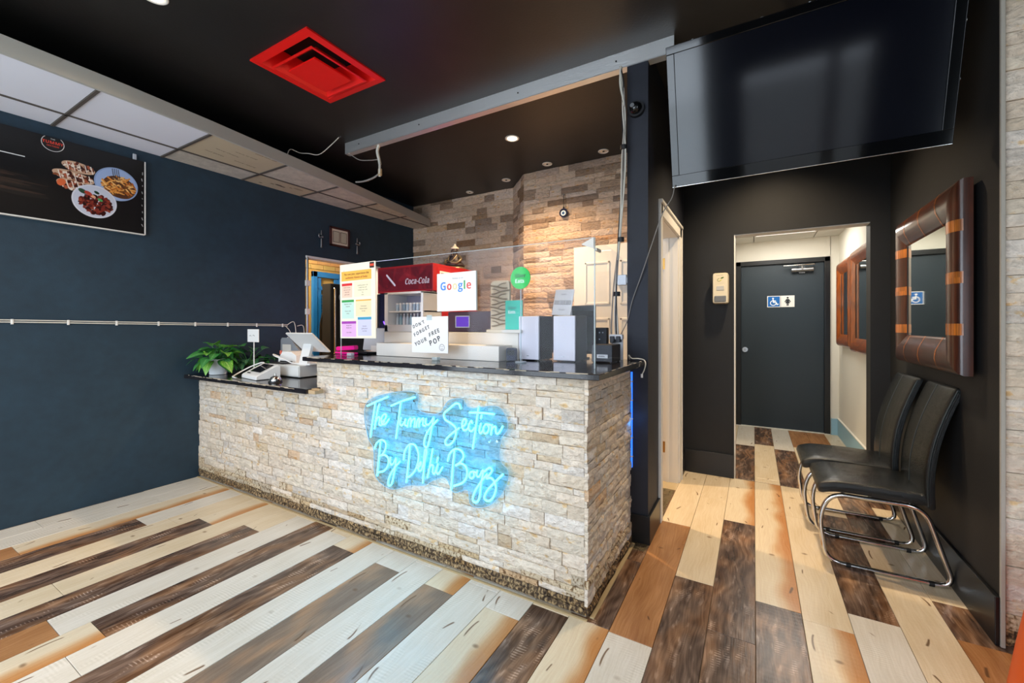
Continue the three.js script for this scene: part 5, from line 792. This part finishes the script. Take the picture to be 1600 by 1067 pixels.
{
  const st = thing('table_sign', 'small white card clipped on a thin pole on the low counter', 'sign', [-3.56, LOW, -1.91]); const tx = canvasTex(128, 96, (g) => { g.fillStyle = '#e8e8e8'; g.fillRect(0, 0, 128, 96); g.strokeStyle = '#444'; g.lineWidth = 3; g.beginPath(); g.moveTo(20, 52); g.quadraticCurveTo(34, 40, 44, 54); g.moveTo(60, 48); g.quadraticCurveTo(74, 40, 84, 52); g.stroke(); });
  part('pole', mg(C(0.004, 0.004, 0.29, 0, 0.145, 0, 'y', 10), C(0.04, 0.045, 0.008, 0, 0.004, 0)), M.plastic, st); const cd = part('card', B(0.165, 0.105, 0.004, -0.0, 0.318, 0.006), M.white, st); part('print', new THREE.PlaneGeometry(0.16, 0.1).translate(0, 0.318, 0.0085), print(tx), cd);
  const dr = thing('cash_drawer', 'white cash drawer box on the low counter by the step up to the high counter', 'cash drawer', [-3.185, LOW, -2.125]); part('case', BB(-0.2, 0.006, -0.19, 0.2, 0.094, 0.19, 0.004), std(0xd6d7d5, 0.45), dr); part('front', BB(-0.195, 0.014, 0.19, 0.195, 0.086, 0.196, 0.002), std(0xdcdddb, 0.4), dr); part('foot', mg(...[[-0.17, -0.16], [0.17, -0.16], [-0.17, 0.16], [0.17, 0.16]].map(([a, b]) => C(0.012, 0.012, 0.006, a, 0.003, b))), M.rubber, dr);
  const tb = thing('tablet_register', 'white tablet register seen from behind, tilted on a white stand on the cash drawer', 'register', [-3.0, LOW + 0.095, -2.07]);
  const tp = part('tablet', softBox(0.33, 0.215, 0.014, 0.006, 3, 3, 1), M.plastic, tb, 'white tablet back'); tp.position.set(0.0, 0.175, 0.055); tp.rotation.x = 0.82; const tsc = part('screen', B(0.3, 0.185, 0.001, 0, 0, -0.0075), M.blackGloss, tp); tsc.castShadow = true;
  part('stand', mg(BB(-0.09, 0, -0.05, 0.07, 0.014, 0.09, 0.006)), M.plastic, tb); const arm = part('arm', softBox(0.11, 0.19, 0.03, 0.013, 3, 4, 1), M.plastic, tb); arm.position.set(-0.02, 0.085, 0.055); arm.rotation.x = -0.25;
  const pt = thing('payment_terminal', 'white wedge payment terminal with a dark screen at the front of the low counter', 'payment terminal', [-3.26, LOW, -1.80], -0.16);
  { const s = new THREE.Shape([[-0.08, 0], [0.08, 0], [0.08, 0.085], [0.065, 0.092], [-0.072, 0.024], [-0.08, 0.016]].map((p) => new THREE.Vector2(...p))); part('body', new THREE.ExtrudeGeometry(s, { depth: 0.28, bevelEnabled: true, bevelSize: 0.004, bevelThickness: 0.005, bevelSegments: 2 }).translate(0, 0.006, -0.14).rotateY(Math.PI / 2), M.gloss, pt); const sc = part('screen', B(0.185, 0.003, 0.108), M.blackGloss, pt); sc.position.set(0.01, 0.0768, -0.004); sc.rotation.x = Math.atan2(0.068, 0.137); const sl = part('slot', B(0.05, 0.004, 0.008), M.rubber, pt); sl.position.set(-0.06, 0.043, 0.062); sl.rotation.x = sc.rotation.x; }
  const be = thing('desk_bell', 'chrome service bell at the front edge of the low counter', 'bell', [-2.925, LOW, -1.715]); part('dome', L([[0.038, 0.012], [0.037, 0.022], [0.030, 0.036], [0.016, 0.044], [0.0, 0.046]], 28), M.chrome, be); part('base', C(0.043, 0.046, 0.01, 0, 0.005, 0), M.blackPlastic, be); part('button', C(0.005, 0.005, 0.016, 0, 0.054, 0, 'y', 10), M.chrome, be);
  const rh = thing('receipt_holder', 'clear grey acrylic stand with papers leaning behind the card pole', 'paper holder', [-3.58, LOW, -2.27]); { const s = new THREE.Shape([[-0.20, 0], [0.24, 0], [0.24, 0.04], [-0.06, 0.29], [-0.18, 0.29], [-0.20, 0.27]].map((p) => new THREE.Vector2(...p))); part('side', new THREE.ExtrudeGeometry(s, { depth: 0.004, bevelEnabled: false }), std(0x9aa0a8, 0.3), rh); part('side', new THREE.ExtrudeGeometry(s, { depth: 0.004, bevelEnabled: false }).translate(0, 0, -0.1), std(0x9aa0a8, 0.3), rh); part('back', bar([-0.18, 0.29, -0.05], [0.24, 0.03, -0.05], 0.008), std(0xb4b8bd, 0.4), rh); }
  part('paper', mg(B(0.13, 0.20, 0.002, -0.10, 0.13, 0.008)), M.white, rh); part('paper', mg(B(0.09, 0.11, 0.002, 0.0, 0.08, 0.014)), M.gloss, rh);
  const rp = thing('receipt_printer', 'white receipt printer with a slanted lid beside the tablet register', 'printer', [-3.33, LOW + 0.094, -2.10], 0.2); { const s = new THREE.Shape([[-0.09, 0], [0.09, 0], [0.09, 0.055], [0.04, 0.085], [-0.05, 0.085], [-0.09, 0.03]].map((p) => new THREE.Vector2(...p))); part('body', new THREE.ExtrudeGeometry(s, { depth: 0.11, bevelEnabled: true, bevelSize: 0.004, bevelThickness: 0.004, bevelSegments: 2 }).translate(0, 0.004, -0.055), M.plastic, rp); part('paper_slot', B(0.06, 0.004, 0.08, 0, 0.0905, 0), M.greyPlastic, rp); part('light', B(0.012, 0.03, 0.012, -0.075, 0.085, 0.05), std(0xd8705a, 0.5), rp); }
  const sc = thing('hand_scanner', 'white rounded scanner lying in front of the paper holder', 'scanner', [-3.50, LOW, -2.02], 0.3); part('body', warp(softBox(0.20, 0.075, 0.09, 0.03, 6, 3, 3), (x, y, z) => [x, y * (1 - 0.5 * sstep(x, -0.02, 0.1)), z]).translate(0, 0.0375, 0), M.gloss, sc); part('trigger', B(0.03, 0.012, 0.03, -0.02, 0.076, 0, 0.004), M.greyPlastic, sc);
  const bt = thing('card_tray', 'flat black tray on top of the cash drawer behind the payment terminal', 'tray', [-3.34, LOW + 0.095, -1.985]); part('base', BB(-0.04, 0, -0.04, 0.12, 0.01, 0.04, 0.003), M.blackPlastic, bt); part('rim', BB(-0.04, 0.008, -0.042, 0.12, 0.018, -0.034, 0.002), M.blackPlastic, bt);
  const ca = thing('white_cable', 'white cable looping from the payment terminal round the left', 'cable', [0, LOW, 0]); part('cable', T([[-3.40, 0.07, -1.90], [-3.44, 0.10, -1.92], [-3.52, 0.075, -1.88], [-3.55, 0.03, -1.80], [-3.51, 0.008, -1.73], [-3.44, 0.008, -1.69], [-3.36, 0.008, -1.675]], 0.0055, 60), M.gloss, ca);
  const cb = thing('register_cable', 'white cable curled from the printer to the tablet stand', 'cable', [0, LOW + 0.094, 0]); part('cable', T([[-3.385, 0.05, -2.02], [-3.42, 0.07, -1.99], [-3.37, 0.06, -1.97], [-3.24, 0.03, -1.985], [-3.17, 0.008, -2.0], [-3.10, 0.008, -2.05]], 0.005, 50), M.gloss, cb);
}

// ---------------------------------------------------------------- cables, camera, charm
{
  const o = thing('cable_bundle', 'bundle of cables hanging from the metal track down beside the black pillar', 'cables', [0, 0, -2.455]);
  const base = [[-0.677, 2.80], [-0.672, 2.70], [-0.664, 2.53], [-0.662, 2.27], [-0.680, 1.87], [-0.706, 1.50], [-0.702, 1.22], [-0.69, 1.12]];
  for (let i = 0; i < 6; i++) part('cable', T(base.map(([x, y], j) => [x + rr(-0.012, 0.012) * (j > 0 ? 1 : 0.4) - (i === 4 && j > 4 ? 0.03 : 0), y, rr(-0.008, 0.008)]), 0.0042, 70, false, 6), [M.cable, M.cableGrey, M.cableBlack, M.cable, M.cableGrey, M.cable][i], o);
  for (const [x, y] of [[-0.662, 2.32], [-0.68, 1.78], [-0.703, 1.46]]) part('tie', C(0.02, 0.02, 0.025, x, y, 0, 'y', 12), M.cableBlack, o);
  const w = thing('tv_cable', 'thin white cable from the television corner across the pillar to the counter', 'cable', [0, 0, 0]); part('cable', T([[-0.39, 2.07, -2.52], [-0.40, 2.0, -2.50], [-0.445, 1.91, -2.47], [-0.50, 1.75, -2.465], [-0.57, 1.56, -2.485], [-0.622, 1.42, -2.4935], [-0.652, 1.30, -2.4935], [-0.70, 1.20, -2.4935]], 0.003, 60, false, 6), M.cableGrey, w);
  const c = thing('corner_cable', 'white cable lying over the right corner of the black counter top', 'cable', [0, 0, 0]); part('cable', T([[-0.632, 1.076, -2.47], [-0.628, 1.10, -2.44], [-0.61, 1.084, -2.43], [-0.57, 1.084, -2.42], [-0.54, 1.078, -2.42], [-0.525, 1.06, -2.40], [-0.53, 1.02, -2.38], [-0.54, 1.0, -2.38]], 0.0032, 60, false, 6), M.cable, c); part('plug', C(0.006, 0.006, 0.02, -0.541, 0.992, -2.38), M.gloss, c);
  const d = thing('ceiling_wire', 'thin white wire drooping from the ceiling to the soffit edge', 'wire', [0, 0, 0]); part('wire', T([[-3.42, 2.70, -2.10], [-3.47, 2.80, -2.17], [-3.45, 2.79, -2.24], [-3.42, 2.80, -2.30], [-3.37, 2.80, -2.36], [-3.22, 2.86, -2.38], [-3.10, 2.91, -2.38]], 0.004, 60, false, 6), M.cable, d); part('staple', B(0.02, 0.012, 0.012, -3.10, 2.908, -2.38), M.steel, d);
  const f = thing('torn_tape', 'torn white tape and wire dangling under the left end of the metal track', 'tape', [0, 0, -2.53]); part('tape', mg(T([[-2.79, 2.82, 0], [-2.80, 2.77, 0.005], [-2.79, 2.70, -0.005], [-2.775, 2.655, 0]], 0.014, 20, false, 5), T([[-2.775, 2.655, 0], [-2.765, 2.60, 0.01], [-2.775, 2.55, 0]], 0.011, 16, false, 5)), M.cable, f); part('wire', mg(T([[-3.18, 2.83, 0.02], [-3.12, 2.80, 0.02], [-3.02, 2.74, 0.01], [-2.9, 2.715, 0], [-2.79, 2.70, 0]], 0.004, 30), T([[-2.77, 2.58, 0], [-2.85, 2.555, 0], [-2.98, 2.55, -0.01], [-3.10, 2.565, -0.02]], 0.008, 30)), M.cableGrey, f); part('knot', B(0.035, 0.06, 0.02, -2.768, 2.585, 0.004, 0.006), M.raw, f);
  const k = thing('security_camera', 'small black dome camera high on the front of the black pillar', 'camera', [-0.598, 2.545, -2.5]); part('mount', C(0.046, 0.048, 0.022, 0, 0, 0.011, 'z', 32), M.blackPlastic, k); part('dome', new THREE.SphereGeometry(0.036, 24, 12, 0, Math.PI * 2, 0, Math.PI / 2).rotateX(Math.PI / 2).translate(0, 0, 0.022), M.blackGloss, k); part('lens', mg(C(0.012, 0.012, 0.01, -0.012, 0.004, 0.056, 'z', 16)), M.steel, k);
  const e = thing('eye_charm', 'round blue and white eye charm hanging on the stone wall', 'charm', [-1.673, 2.42, -3.935]); part('disc', C(0.045, 0.045, 0.012, 0, 0, 0, 'z', 36), std(0x1a2440, 0.15), e); part('ring', C(0.027, 0.027, 0.004, 0, -0.004, 0.007, 'z', 30), M.gloss, e); part('pupil', mg(C(0.016, 0.016, 0.004, 0, -0.004, 0.009, 'z', 24)), std(0x5a90c8, 0.2), e); part('pupil_dot', C(0.008, 0.008, 0.004, 0, -0.004, 0.0105, 'z', 16), M.rubber, e); part('cord', mg(C(0.003, 0.003, 0.14, 0, 0.115, 0, 'y', 8), new THREE.SphereGeometry(0.008, 10, 8).translate(0, 0.055, 0)), M.rubber, e); part('nail', C(0.005, 0.005, 0.03, 0, 0.185, -0.008, 'z', 8), M.steel, e);
}
renderer.render(scene, camera);
